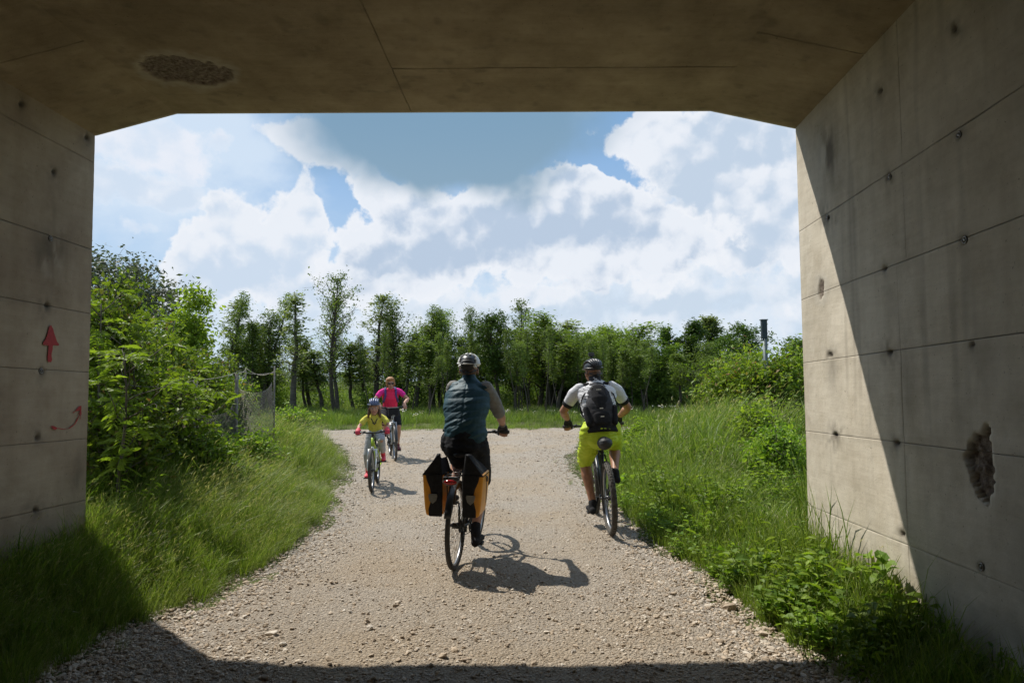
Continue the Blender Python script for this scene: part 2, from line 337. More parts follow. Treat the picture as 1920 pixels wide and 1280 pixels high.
def gravel_mat():
    m, nt, p, out = _prin('gravel_bed'); N, L = nt.nodes, nt.links; p.inputs['Roughness'].default_value = .95; p.inputs['Specular IOR Level'].default_value = .15
    tc = N.new('ShaderNodeTexCoord')
    def noise(sc, d=6, ro=.6):
        n = N.new('ShaderNodeTexNoise'); n.inputs['Scale'].default_value = sc; n.inputs['Detail'].default_value = d; n.inputs['Roughness'].default_value = ro; L.new(tc.outputs['Object'], n.inputs[0]); return n.outputs[0]
    def ramp(f, *st):
        r = N.new('ShaderNodeValToRGB'); e = r.color_ramp.elements
        for k, (pos, c) in enumerate(st):
            x = e[k] if k < 2 else e.new(pos); x.position = pos; x.color = (*c, 1)
        L.new(f, r.inputs[0]); return r.outputs[0]
    def mix(f, a, b, bt='MIX'):
        n = N.new('ShaderNodeMix'); n.data_type = 'RGBA'; n.blend_type = bt
        if isinstance(f, float): n.inputs[0].default_value = f
        else: L.new(f, n.inputs[0])
        L.new(a, n.inputs[6]); L.new(b, n.inputs[7]); return n.outputs[2]
    sand = ramp(noise(1.1, 5), (.35, (.41, .30, .185)), (.68, (.52, .40, .265)))
    grit = ramp(noise(90, 3, .7), (.34, (.18, .14, .095)), (.6, (.60, .50, .38)))
    stone = ramp(noise(38, 4, .65), (.4, (.15, .13, .11)), (.6, (.52, .47, .40)))
    grey = ramp(noise(.55, 4), (.40, (.0, .0, .0)), (.56, (1, 1, 1)))
    a = mix(.5, sand, grit); a = mix(.3, a, stone); b = mix(.6, a, stone)
    at_ = N.new('ShaderNodeAttribute'); at_.attribute_name = 'edge'
    f = N.new('ShaderNodeMath'); f.operation = 'MAXIMUM'; L.new(at_.outputs['Fac'], f.inputs[0]); g2 = N.new('ShaderNodeMath'); g2.operation = 'MULTIPLY'; L.new(grey, g2.inputs[0]); g2.inputs[1].default_value = .6; L.new(g2.outputs[0], f.inputs[1])
    gr = N.new('ShaderNodeRGB'); gr.outputs[0].default_value = (.42, .385, .345, 1)
    L.new(mix(f.outputs[0], a, mix(.5, b, gr.outputs[0])), p.inputs['Base Color'])
    vo = N.new('ShaderNodeTexVoronoi'); vo.inputs['Scale'].default_value = 55; L.new(tc.outputs['Object'], vo.inputs[0])
    ad = N.new('ShaderNodeMath'); ad.operation = 'SUBTRACT'; L.new(noise(120, 4), ad.inputs[0]); L.new(vo.outputs[0], ad.inputs[1])
    bu = N.new('ShaderNodeBump'); bu.inputs['Strength'].default_value = 1.0; bu.inputs['Distance'].default_value = .02; L.new(ad.outputs[0], bu.inputs['Height']); L.new(bu.outputs[0], p.inputs['Normal'])
    return m
M_soil, M_grav = soil_mat(), gravel_mat()
xs = np.unique(np.concatenate([np.linspace(-700, -30, 20), np.linspace(-30, -8, 30), np.arange(-8, 9, .16), np.linspace(9, 30, 28), np.linspace(30, 700, 20)]))
ys = np.unique(np.concatenate([np.linspace(-60, 0, 12), np.arange(0, 24, .16), np.linspace(24, 70, 40), np.linspace(70, 1400, 40)]))
P, Q = gridmesh(xs, ys, lambda x, y: ground_h(x, y) - np.where(road_in(x, y) > .12, .035, 0))
link('ground', new_mesh('ground', P, Q, smooth=True), M_soil, kind='structure')
def road_z(x, y):
    e = road_in(x, y)
    return np.where(e > 0, 0, ground_h(x, y)) + rutted(x, y) + .008 * fbm(np.stack([x * 2, y * 2, x * 0], -1), 3) + .006 * vnoise(np.stack([x * 22, y * 22, x * 0], -1)) * (y < 12) + .004
xs = np.unique(np.concatenate([np.linspace(-60, -7, 60), np.arange(-7, -3.2, .12), np.arange(-3.2, 2.6, .035), np.arange(2.6, 9, .15), np.linspace(9, 60, 50)]))
ys = np.unique(np.concatenate([np.linspace(-20, 1.4, 30), np.arange(1.4, 9, .035), np.arange(9, 23, .08)]))
P, Q = gridmesh(xs, ys, road_z)
e = road_in(P[:, 0], P[:, 1]) + (.22 + .35 * sstep(P[:, 1], 14, 21)) * fbm(np.stack([P[:, 0] * 1.6, P[:, 1] * 1.6, P[:, 0] * 0], -1), 4, 5)
keep = e > -.03; Q = Q[keep[Q].all(1)]
used = np.unique(Q); re = np.full(len(P), -1); re[used] = np.arange(len(used)); P = P[used]; e = e[used]; Q = re[Q]
road = link('gravel_road', new_mesh('gravel_road', P, Q, {'edge': np.clip(1 - e / .7, 0, 1) * .9}, True), M_grav, kind='structure')

# ------------------------------------------------------------------ scatter with geometry nodes (uncountable ground cover only)
def proto_collection(name, meshes):
    c = bpy.data.collections.new(name)
    for i, me in enumerate(meshes):
        c.objects.link(bpy.data.objects.new('%s_%02d' % (name, i), me))
    return c
def scatter(name, P, rotv, scl, idx, coll, label=None):
    me = bpy.data.meshes.new(name); P = np.asarray(P, np.float32); me.vertices.add(len(P)); me.vertices.foreach_set('co', P.ravel())
    scl = np.asarray(scl, float)
    if scl.ndim == 1: scl = np.stack([scl] * 3, 1)
    for k, t, v in (('rotv', 'FLOAT_VECTOR', rotv), ('sclv', 'FLOAT_VECTOR', scl)):
        a = me.attributes.new(k, t, 'POINT'); a.data.foreach_set('vector', np.asarray(v, np.float32).ravel())
    a = me.attributes.new('pick', 'INT', 'POINT'); a.data.foreach_set('value', np.asarray(idx, np.int32))
    o = bpy.data.objects.new(name, me); COL.objects.link(o); o['kind'] = 'stuff'
    if label: o['label'] = label
    g = bpy.data.node_groups.new(name, 'GeometryNodeTree'); g.interface.new_socket('Geometry', in_out='INPUT', socket_type='NodeSocketGeometry'); g.interface.new_socket('Geometry', in_out='OUTPUT', socket_type='NodeSocketGeometry')
    N, L = g.nodes, g.links; gi, go = N.new('NodeGroupInput'), N.new('NodeGroupOutput')
    io = N.new('GeometryNodeInstanceOnPoints'); ci = N.new('GeometryNodeCollectionInfo'); ci.inputs[0].default_value = coll
    ci.inputs['Separate Children'].default_value = True; ci.inputs['Reset Children'].default_value = True
    def na(n_, t):
        x = N.new('GeometryNodeInputNamedAttribute'); x.data_type = t; x.inputs[0].default_value = n_; return x.outputs[0]
    er = N.new('FunctionNodeEulerToRotation'); L.new(na('rotv', 'FLOAT_VECTOR'), er.inputs[0])
    L.new(gi.outputs[0], io.inputs['Points']); L.new(ci.outputs[0], io.inputs['Instance']); io.inputs['Pick Instance'].default_value = True
    L.new(na('pick', 'INT'), io.inputs['Instance Index']); L.new(er.outputs[0], io.inputs['Rotation']); L.new(na('sclv', 'FLOAT_VECTOR'), io.inputs['Scale'])
    L.new(io.outputs[0], go.inputs[0]); md = o.modifiers.new('scatter', 'NODES'); md.node_group = g
    return o

# ------------------------------------------------------------------ concrete underpass
DP = 5.6
AX = ray(1015, 748); AX = AX / np.linalg.norm(AX)
Cwl, Cwr = at(178, 253, DP), at(1492, 240, DP)          # where ceiling and walls meet at the portal
Ccl, Ccr = at(330, 212, DP), at(1333, 207, DP)          # where the haunches start
UP = np.array([0, 0, 1.])
def concrete_mat(name, dark, light, streak):
    m, nt, p, out = _prin(name); N, L = nt.nodes, nt.links; p.inputs['Roughness'].default_value = .88; p.inputs['Specular IOR Level'].default_value = .25
    tc = N.new('ShaderNodeTexCoord')
    def noise(sc, d=6, ro=.6, mp=None):
        v = tc.outputs['Object']
        if mp: k = N.new('ShaderNodeMapping'); k.inputs['Scale'].default_value = mp; L.new(v, k.inputs[0]); v = k.outputs[0]
        n = N.new('ShaderNodeTexNoise'); n.inputs['Scale'].default_value = sc; n.inputs['Detail'].default_value = d; n.inputs['Roughness'].default_value = ro; L.new(v, n.inputs[0]); return n.outputs[0]
    def ramp(f, *st):
        r = N.new('ShaderNodeValToRGB'); e = r.color_ramp.elements
        for k, (pos, c) in enumerate(st):
            x = e[k] if k < 2 else e.new(pos); x.position = pos; x.color = (*c, 1)
        L.new(f, r.inputs[0]); return r.outputs[0]
    def mix(f, a, b, bt='MIX'):
        n = N.new('ShaderNodeMix'); n.data_type = 'RGBA'; n.blend_type = bt
        if isinstance(f, float): n.inputs[0].default_value = f
        else: L.new(f, n.inputs[0])
        for i, x in ((6, a), (7, b)):
            if isinstance(x, tuple): n.inputs[i].default_value = (*x, 1)
            else: L.new(x, n.inputs[i])
        return n.outputs[2]
    base = ramp(noise(1.4, 8, .68), (.36, dark), (.62, light))
    grain = ramp(noise(6, 6, .6, streak), (.35, (.95, .94, .925)), (.62, (1.02, 1.015, 1.01)))
    c = mix(1., base, grain, 'MULTIPLY')
    drips = ramp(noise(3, 5, .55, (2.2, 2.2, .12)), (.34, (.82, .79, .74)), (.55, (1, 1, 1))); c = mix(.4, c, drips, 'MULTIPLY')
    blot = ramp(noise(4.5, 8, .72), (.36, (.80, .775, .73)), (.52, (1, 1, 1))); c = mix(.5, c, blot, 'MULTIPLY')
    pits = ramp(noise(55, 2, .5), (.25, (.35, .32, .28)), (.31, (1, 1, 1))); c = mix(.6, c, pits, 'MULTIPLY')
    st = N.new('ShaderNodeAttribute'); st.attribute_name = 'stain'; c = mix(st.outputs['Fac'], c, (.085, .07, .052))
    lt = N.new('ShaderNodeAttribute'); lt.attribute_name = 'lime'; c = mix(lt.outputs['Fac'], c, (.56, .53, .47))
    sp = N.new('ShaderNodeAttribute'); sp.attribute_name = 'spall'
    c = mix(sp.outputs['Fac'], c, ramp(noise(38, 6, .7), (.35, (.085, .06, .045)), (.65, (.30, .25, .2))))
    L.new(c, p.inputs['Base Color'])
    bu = N.new('ShaderNodeBump'); bu.inputs['Strength'].default_value = .22; bu.inputs['Distance'].default_value = .006
    ad = N.new('ShaderNodeMath'); ad.operation = 'ADD'; L.new(noise(10, 6, .6, streak), ad.inputs[0]); L.new(noise(90, 4), ad.inputs[1]); L.new(ad.outputs[0], bu.inputs['Height']); L.new(bu.outputs[0], p.inputs['Normal'])
    return m
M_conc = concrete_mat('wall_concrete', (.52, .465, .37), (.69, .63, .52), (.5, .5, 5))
M_concL = concrete_mat('shaded_wall_concrete', (.32, .25, .175), (.43, .355, .255), (.5, .5, 5))  # same concrete, darker and warmer: the left wall's shade put into the colour
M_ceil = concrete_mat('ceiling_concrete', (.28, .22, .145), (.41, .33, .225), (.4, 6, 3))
def pdist(px, py, poly):
    """signed distance to a polygon in photograph pixels, positive inside"""
    d = np.full(px.shape, 1e9); ins = np.zeros(px.shape, bool); n = len(poly)
    for i in range(n):
        (x0, y0), (x1, y1) = poly[i], poly[(i + 1) % n]
        vx, vy = x1 - x0, y1 - y0; t = np.clip(((px - x0) * vx + (py - y0) * vy) / (vx * vx + vy * vy), 0, 1)
        d = np.minimum(d, np.hypot(px - x0 - t * vx, py - y0 - t * vy))
        c = ((y0 > py) != (y1 > py)) & (px < (x1 - x0) * (py - y0) / (y1 - y0 + 1e-9) + x0); ins ^= c
    return np.where(ins, d, -d)
SP = [([(1853, 793), (1859, 820), (1861, 850), (1863, 880), (1861, 915), (1856, 944), (1845, 940), (1830, 925), (1829, 912), (1822, 900), (1816, 880), (1812, 862), (1806, 858), (1813, 842), (1820, 825), (1826, 812), (1838, 812), (1842, 806), (1848, 800)], .05),
      ([(1537, 520), (1546, 525), (1546, 540), (1541, 563), (1536, 560), (1533, 540)], .02),
      ([(258, 122), (280, 106), (320, 102), (350, 110), (400, 120), (440, 135), (437, 147), (410, 157), (380, 163), (345, 155), (300, 150), (272, 138)], .03)]
TIES_R = [(1668, 332), (1798, 253), (1551, 408), (1658, 503), (1809, 450), (1669, 660), (1823, 645), (1682, 830), (1566, 815), (1840, 1062), (1692, 1000), (1790, 55), (1650, 170), (1557, 665)]
TIES_L = [(101, 322), (95, 447), (88, 572), (77, 695), (70, 820), (66, 955), (40, 195), (163, 258)]
def face_fn(P, inward, ties):
    """displacement along inward normal + stain, lime, spall attributes for world points P"""
    px, py = project(P); front = P[..., 1] > 2.2
    n1 = fbm(P * 3, 4, 3); disp = .004 * n1 + .0012 * fbm(P * 25, 2, 9)
    stain = np.clip(.22 * (fbm(P * np.array([2.5, 2.5, .8]), 4, 11) - .12), 0, .25); lime = np.zeros(px.shape); spall = np.zeros(px.shape)
    for poly, dep in SP:
        w = 7 * vnoise(P * 28, 4) + 3.5 * vnoise(P * 70, 6); d = pdist(px, py, poly) + w * (.6 if dep > .025 else .3)
        m = sstep(d, 0, 3) * front; disp = disp - m * dep * (.55 + .35 * sstep(px, 1830, 1858) * (dep > .04) + .45 * fbm(P * 22, 3, 21) + .25 * vnoise(P * 60, 8)); spall = np.maximum(spall, m)
        ring = sstep(d, -16, -1) * (1 - m) * front; lime = np.maximum(lime, ring * (.34 if dep < .04 else .12))
    for k, (tx, ty) in enumerate(ties):
        r = np.hypot(px - tx, (py - ty) * (.8)); g = np.exp(-(r / (9 + 5 * (k % 3))) ** 2) + (.4 if k % 3 == 0 else .1) * np.exp(-((px - tx) / 12) ** 2 - ((py - ty - 18) / 34) ** 2)
        stain = np.maximum(stain, front * np.clip(.6 * g * (.6 + .7 * vnoise(P * 30, 5)) + 1.1 * np.exp(-(r / 3.6) ** 2), 0, .95)); disp = disp - .022 * np.exp(-(r / 3.4) ** 2) * front
    for (sx_, sy_, rx_, ry_, w_, lm) in ((1552, 285, 26, 58, .55, .35), (1540, 270, 12, 70, .3, .2), (95, 475, 34, 52, .5, .12), (1700, 700, 16, 90, .25, 0), (1668, 560, 20, 60, .2, 0), (1830, 700, 30, 80, .25, 0), (1560, 690, 10, 40, .3, .2), (150, 900, 30, 60, .3, 0)):
        g = np.exp(-((px - sx_) / rx_) ** 2 - ((py - sy_) / ry_) ** 2) * front; n_ = fbm(P * np.array([14, 14, 5]), 4, int(sx_)); stain = np.maximum(stain, np.clip(g * w_ * (1 + 1.6 * n_), 0, .8)); lime = np.maximum(lime, np.clip(g * lm * sstep(-n_, .05, .35) * 1.6, 0, .7))
    stain = np.maximum(stain, np.clip(.6 * (1 - sstep(P[..., 2] + .25 * fbm(P * 5, 3, 71), .05, .55)) * (abs(inward[2]) < .5), 0, .6)); runs = fbm(P * np.array([9, 9, .5]), 3, 73); stain = np.maximum(stain, np.clip(.9 * (runs - .28), 0, .3))
    return disp, stain, lime, spall
def strip(a, b, joints, step):
    """coordinates from a to b, fine lines beside every joint"""
    c = list(np.arange(a, b, step)) + [b]
    for j in joints: c += [j - .010, j - .0035, j, j + .0035, j + .010]
    c = np.unique(np.round(c, 5)); return c[(c >= a) & (c <= b)]
def panels(root, part_name, mat, origin, U, V, us, vs, uj, vj, inward, ties, label=None, rows=None):
    """a wall face of formwork panels: each a mesh of its own, its edges sunk into the joint; uj may differ per row (function of row)"""
    body = None
    vb = [vs[0]] + [v for v in vj if vs[0] < v < vs[1]] + [vs[1]]
    for r in range(len(vb) - 1):
        ujr = uj(r) if callable(uj) else uj
        ub = [us[0]] + [u for u in ujr if us[0] < u < us[1]] + [us[1]]
        for c in range(len(ub) - 1):
            u0, u1, v0, v1 = ub[c], ub[c + 1], vb[r], vb[r + 1]
            step = .016 if u0 < 3.2 else .12
            uu = strip(u0, u1, [u0, u1], step); vv = strip(v0, v1, [v0, v1], step)
            X, Y = np.meshgrid(uu, vv); P = origin + X[..., None] * U + Y[..., None] * V
            d, st, li, sp = face_fn(P, inward, ties)
            e = np.minimum(np.minimum(X - u0 if c else X * 0 + 1, u1 - X if c < len(ub) - 2 else X * 0 + 1), np.minimum(Y - v0 if r else Y * 0 + 1, v1 - Y if r < len(vb) - 2 else Y * 0 + 1))
            hair = .5 + .5 * vnoise(P * 6, 31)
            d = d - .003 * (1 - sstep(e, 0, .006)) * (.1 + hair) + .0015 * (hash3(np.int64(r), np.int64(c), np.int64(3), 1))
            st = np.maximum(st, np.clip((1 - sstep(e, 0, .007)) * (.0 + .5 * hair * hair), 0, 1)); st = np.maximum(st, .16 * np.exp(-(e / .05) ** 2) * sstep(vnoise(P * 2.3, 41), -.2, .5))
            P = P + inward * d[..., None]; nx, ny = len(uu), len(vv); i = np.arange(ny - 1)[:, None] * nx; j = np.arange(nx - 1)[None]
            Q = np.stack([i + j, i + j + 1, i + nx + j + 1, i + nx + j], -1).reshape(-1, 4)
            if np.dot(np.cross(U, V), inward) < 0: Q = Q[:, ::-1]
            link('concrete_panel', new_mesh('concrete_panel', P.reshape(-1, 3), Q, {'stain': st.ravel(), 'lime': li.ravel(), 'spall': sp.ravel()}, True), mat, root)
def plane_uv(px, py, origin, U, V):
    d = ray(px, py); A = np.stack([U, V, -d], 1); u, v, t = np.linalg.solve(A, CAM - origin); return u, v
under = thing('underpass', 'weathered pale concrete box underpass framing the view, with red arrows sprayed on its wall', 'underpass')
U = -AX                                                    # u runs from the portal back past the camera
# right wall
nR = np.cross(AX, UP); nR = -nR / np.linalg.norm(nR)       # towards the tunnel
wallR = Geo(); 
def slabbox(o, u0, u1, a, b, va, vb, nrm, thick):
    """solid backing behind a face"""
    g = Geo(); c = []
    for u in (u0, u1):
        for v in (va, vb):
            for t in (.06, thick): c.append(o + u * U + v * b - nrm * t)
    g.add(np.array(c), [(0, 1, 3, 2), (4, 6, 7, 5), (0, 4, 5, 1), (2, 3, 7, 6), (0, 2, 6, 4), (1, 5, 7, 3)]); return g
LEN = 24.
rw = slabbox(Cwr, 0.002, LEN, None, UP, -4.3, .5, nR, .55).obj('right_wall', M_conc, under, False)
tR = [plane_uv(1498, 435, Cwr, U, UP)[1], plane_uv(1505, 562, Cwr, U, UP)[1], plane_uv(1510, 680, Cwr, U, UP)[1], plane_uv(1512, 808, Cwr, U, UP)[1], plane_uv(1518, 948, Cwr, U, UP)[1]]
tR = sorted(tR)
sU = plane_uv(1692, 300, Cwr, U, UP)[0]; sL = plane_uv(1694, 800, Cwr, U, UP)[0]
def ujR(r): a = sU if r >= 4 else sL; return [a, a + 2.5, a + 5, a + 7.5]
panels(rw, 'right', M_conc, Cwr, U, UP, (0, LEN), (-4.3, .15), ujR, tR, nR, TIES_R)
# left wall
nL = -nR
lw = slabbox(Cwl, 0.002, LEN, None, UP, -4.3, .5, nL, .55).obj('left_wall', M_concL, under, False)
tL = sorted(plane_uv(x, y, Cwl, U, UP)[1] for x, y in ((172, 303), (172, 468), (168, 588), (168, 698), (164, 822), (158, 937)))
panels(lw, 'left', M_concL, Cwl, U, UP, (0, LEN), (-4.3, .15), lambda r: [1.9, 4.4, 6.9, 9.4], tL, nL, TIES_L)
# ends of the walls
for (c, n_, w) in ((Cwr, nR, rw), (Cwl, nL, lw)):
    g = Geo(); P = [c - UP * 4.3 + n_ * .0, c - UP * 4.3 - n_ * .55, c + UP * .12 - n_ * .55, c + UP * .12]
    g.add(np.array([p + AX * 0 for p in P]), [(0, 1, 2, 3)]); g.obj('wall_end', M_conc, w, False)
# ceiling: flat middle and two haunches
cl = Geo()
for c0, c1 in ((Cwl - nL * .55, Ccl), (Ccl, Ccr), (Ccr, Cwr - nR * .55)):
    a = [c0 + UP * .07, c1 + UP * .07]; b = [c0 * [1, 1, 0] + [0, 0, Ccl[2] + .75], c1 * [1, 1, 0] + [0, 0, Ccl[2] + .75]]
    P = [a[0], a[1], b[1], b[0]]; P2 = [p - AX * LEN for p in P]
    cl.add(np.array(P + P2), [(0, 1, 2, 3), (4, 7, 6, 5), (0, 4, 5, 1), (1, 5, 6, 2), (2, 6, 7, 3), (3, 7, 4, 0)])
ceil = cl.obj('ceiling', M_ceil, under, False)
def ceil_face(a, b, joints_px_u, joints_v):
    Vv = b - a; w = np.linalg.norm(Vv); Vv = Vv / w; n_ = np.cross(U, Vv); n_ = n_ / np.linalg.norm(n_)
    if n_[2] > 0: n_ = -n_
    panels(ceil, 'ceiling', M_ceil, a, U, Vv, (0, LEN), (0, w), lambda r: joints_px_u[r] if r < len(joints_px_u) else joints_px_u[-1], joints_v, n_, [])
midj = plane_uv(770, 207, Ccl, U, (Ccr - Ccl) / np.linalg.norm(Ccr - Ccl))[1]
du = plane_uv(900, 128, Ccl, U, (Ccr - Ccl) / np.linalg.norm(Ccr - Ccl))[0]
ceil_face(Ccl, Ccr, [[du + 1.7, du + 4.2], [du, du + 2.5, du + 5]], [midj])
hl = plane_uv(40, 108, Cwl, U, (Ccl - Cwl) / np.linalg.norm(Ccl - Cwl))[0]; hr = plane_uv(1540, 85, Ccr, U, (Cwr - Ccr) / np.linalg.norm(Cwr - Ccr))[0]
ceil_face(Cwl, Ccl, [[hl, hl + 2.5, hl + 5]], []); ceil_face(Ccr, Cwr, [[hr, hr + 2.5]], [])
g = Geo(); pz = Ccl[2] + .75                                # fascia at the portal and parapet above it
ring = [Cwl - nL * .55 + UP * .0, Cwl, Ccl, Ccr, Cwr, Cwr - nR * .55]
for a, b in zip(ring[:-1], ring[1:]):
    A = a + AX * .02; B = b + AX * .02; g.add(np.array([A, B, [B[0], B[1], pz], [A[0], A[1], pz], a - AX * .001, b - AX * .001]), [(0, 1, 2, 3), (0, 4, 5, 1)])
g.obj('fascia', M_conc, ceil, False)
# steel tie-rod ends left in the wall
M_steel = plain('tie_steel', (.35, .35, .34), .45, .7, (.2, .17, .14), 40)
def ties(root, lst, o, n_, big):
    for i, (tx, ty) in enumerate(lst):
        if i not in big: continue
        u, v = plane_uv(tx, ty, o, U, UP); c = o + u * U + v * UP
        g = Geo(); th = np.linspace(0, 2 * math.pi, 15)[:-1]
        P = [c + n_ * -.012, c + n_ * .004]; g.tube(P, [.009, .008], 10, side=[0, 1, 0])
        ringp = np.array([c + n_ * .001 + (math.cos(a) * AX + math.sin(a) * UP) * .017 for a in np.linspace(0, 2 * math.pi, 15)]); g.tube(ringp, .0035, 6, False, side=n_)
        g.obj('tie_rod', M_steel, root)
ties(rw, TIES_R, Cwr, nR, {0, 1, 2, 4, 9}); ties(lw, TIES_L, Cwl, nL, {1, 3})
# sprayed red arrows
from mathutils.geometry import tessellate_polygon
M_red = plain('red_spray', (.42, .02, .015), .7, 0, (.30, .012, .01), 60)
def decal(polys, o, n_, root, name='painted_arrow', off=.008):
    g = Geo()
    for poly in polys:
        P = []
        for k in range(len(poly)):
            (x0, y0), (x1, y1) = poly[k], poly[(k + 1) % len(poly)]
            for t in (0, .5):
                j = random.uniform(-.7, .7) if t else 0; u, v = plane_uv(x0 + (x1 - x0) * t + j, y0 + (y1 - y0) * t + j, o, U, UP); P.append(o + u * U + v * UP + n_ * off)
        Q2 = [Vector((float(np.dot(p, AX)), float(p[2]), 0)) for p in P]; tri = tessellate_polygon([Q2]); g.add(np.array(P), None, [list(t) for t in tri])
    return g.obj(name, M_red, root, False)
decal([[(94, 609), (98, 617), (101, 628), (105, 640), (109, 645), (108, 648), (98, 647), (97, 655), (95, 662), (96, 674), (94, 679), (89, 679), (87, 674), (88, 662), (89, 648), (80, 647), (79, 642), (84, 634), (88, 622), (90, 613)]], Cwl, nL, lw)
decal([[(135, 773), (144, 764), (150, 760), (151, 763), (151, 775), (150, 788), (149, 780), (148, 769), (141, 770), (136, 775)],
       [(94, 798), (99, 798), (106, 802), (102, 806), (97, 804)],
       [(106, 802), (118, 804), (128, 802), (138, 794), (145, 781), (147, 772), (148, 773), (146, 782), (139, 795), (129, 803), (118, 805), (106, 803)]], Cwl, nL, lw)
# ------------------------------------------------------------------ vegetation
M_bark = plain('bark', (.085, .07, .05), .9, 0, (.035, .03, .022), 14, .6, 30)
M_bark2 = plain('grey_bark', (.14, .125, .10), .9, 0, (.06, .05, .04), 10, .5, 25)
M_leaf = {
    'alder': leafmat('alder_leaf', (0.073, 0.125, 0.026), (0.154, 0.225, 0.051), .38),
    'pale': leafmat('pale_leaf', (0.120, 0.165, 0.056), (0.196, 0.254, 0.094), .4),
    'dark': leafmat('dark_leaf', (0.044, 0.093, 0.015), (0.101, 0.179, 0.027), .3),
    'willow': leafmat('willow_leaf', (0.100, 0.177, 0.024), (0.192, 0.288, 0.047), .42),
    'grey': leafmat('greygreen_leaf', (.055, .075, .05), (.10, .13, .085), .25),
    'fresh': leafmat('fresh_leaf', (0.110, 0.186, 0.022), (0.235, 0.343, 0.044), .5),
    'shrub': leafmat('shrub_leaf', (0.082, 0.151, 0.020), (0.209, 0.302, 0.037), .42, cc=(.23, .13, .06)),
    'grass': leafmat('grass_leaf', (0.085, 0.164, 0.024), (0.217, 0.312, 0.061), .35, cc=(.30, .27, .14)),
    'drygrass': leafmat('seeding_grass', (.11, .175, .04), (.24, .30, .11), .35, cc=(.38, .34, .22)),
    'weed': leafmat('weed_leaf', (0.085, 0.179, 0.020), (0.220, 0.343, 0.044), .42),
    'bloom': leafmat('white_bloom', (0.550, 0.550, 0.500), (0.800, 0.800, 0.750), .2),
}
def leaves(C, size, dirs=None, up=.35, ratio=.55, rg=None, jit=.3):
    """one folded rhombic leaf per centre"""
    rg = rg or rng; n = len(C)
    d = rg.normal(size=(n, 3)); d[:, 2] -= .3
    if dirs is not None: d = d * .6 + dirs
    d /= np.linalg.norm(d, axis=1)[:, None]
    nn = rg.normal(size=(n, 3)); nn[:, 2] += up * 3; s = np.cross(nn, d); s /= np.linalg.norm(s, axis=1)[:, None]; nr = np.cross(d, s)
    L_ = (size * (1 + jit * rg.normal(size=n)).clip(.4, 1.8))[:, None]
    a = C; b = C + d * L_; m1 = C + d * L_ * .45 + s * L_ * ratio * .5 + nr * L_ * .1; m2 = C + d * L_ * .45 - s * L_ * ratio * .5 + nr * L_ * .1
    V = np.stack([a, m1, b, m2], 1).reshape(-1, 3); Q = np.arange(n * 4).reshape(-1, 4)
    return V, Q, np.repeat(rg.random(n), 4)
def crv(p, d, L, n, rg, wob=.12, grav=.0, up=.0):
    P = [p]; d = d / np.linalg.norm(d)
    for i in range(n):
        d = d + rg.normal(size=3) * wob; d[2] += up - grav; d = d / np.linalg.norm(d); P.append(P[-1] + d * L / n)
    return np.array(P)
def make_tree(seed, H, r0, h0, cw, prof='oval', nb=26, leaf=.12, nleaf=5000, stems=1, spread=.05, elev=(30, 60), twigs=4, sig=.14, fork=None, lean=0., tipbias=.35):
    """tapered trunk(s), limbs, twigs; leaves gathered round the twigs so that sky shows between the clumps"""
    rg = np.random.default_rng(seed); wood = Geo(); tips = []
    for st in range(stems):
        a = rg.random() * 6.28; d = np.array([math.cos(a) * spread, math.sin(a) * spread, 1]); d[0] += lean
        Hs = H * (1 if st == 0 else rg.uniform(.72, .97)); off = np.array([math.cos(a), math.sin(a), 0]) * r0 * (1.2 if stems > 1 else 0) + np.array([0, 0, -.15])
        T = crv(off, d, Hs, 12, rg, .045, up=.03); rad = r0 * (1 - np.linspace(0, .93, 13)) ** .85; rad[0] *= 1.35; wood.tube(T, rad / stems ** .4, 7)
        zz = np.linspace(0, 1, 13)
        for b in range(nb):
            f = h0 + (.98 - h0) * ((b + rg.random()) / nb) ** .9; base = np.array([np.interp(f, zz, T[:, k]) for k in range(3)]); u = (f - h0) / (1 - h0)
            w = {'oval': math.sin(math.pi * min(1, .12 + u * .86)) ** .7, 'cone': (1 - u) ** .8 + .08, 'round': math.sqrt(max(0, 1 - (2 * u - .9) ** 2 * .8)), 'top': .25 + .85 * math.sin(math.pi * min(1, u ** 1.4 * .9 + .05)), 'col': .55 + .4 * math.sin(math.pi * u)}[prof]
            az = b * 2.4 + rg.random() * 1.2; el = R(rg.uniform(*elev)) + u * .35; L_ = cw * w * rg.uniform(.4, 1.35)
            B = crv(base, np.array([math.cos(az) * math.cos(el), math.sin(az) * math.cos(el), math.sin(el)]), L_, 6, rg, .16, up=.05)
            br = np.interp(f, zz, rad) * .5; wood.tube(B, np.linspace(br, br * .15, 7).clip(.004), 5, False)
            for t in range(twigs + 1):
                g_ = rg.uniform(.2, 1); q = np.array([np.interp(g_ * 6, range(7), B[:, k]) for k in range(3)]); az2 = az + rg.normal() * .9
                Tw = crv(q, np.array([math.cos(az2), math.sin(az2), rg.uniform(-.1, .9)]), L_ * rg.uniform(.25, .5), 4, rg, .25); wood.tube(Tw, np.linspace(br * .3, .003, 5).clip(.003), 3, False); tips.append(Tw[1:])
            tips.append(B[3:])
    tips = np.vstack(tips); n = nleaf; k = rg.integers(0, len(tips), n)
    cl_ = rg.normal(size=(len(tips), 3)).clip(-1.2, 1.2) * sig * .5
    C = tips[k] + cl_[k] * 1.3 + rg.normal(size=(n, 3)).clip(-1.5, 1.5) * sig * (.35 + .95 * rg.random((n, 1)) ** 2)
    C = C[C[:, 2] > H * h0 * .5]
    V, Q, A = leaves(C, leaf, rg=rg, up=.15); cg = Geo(); cg.add(V, Q, None, A)
    return wood.mesh('trunk'), cg.mesh('crown', False)
TP = {}
def tp(key, mat, bark, *a, **k):
    w, c = make_tree(*a, **k); w.materials.append(bark); c.materials.append(M_leaf[mat]); TP[key] = (w, c, a[1])
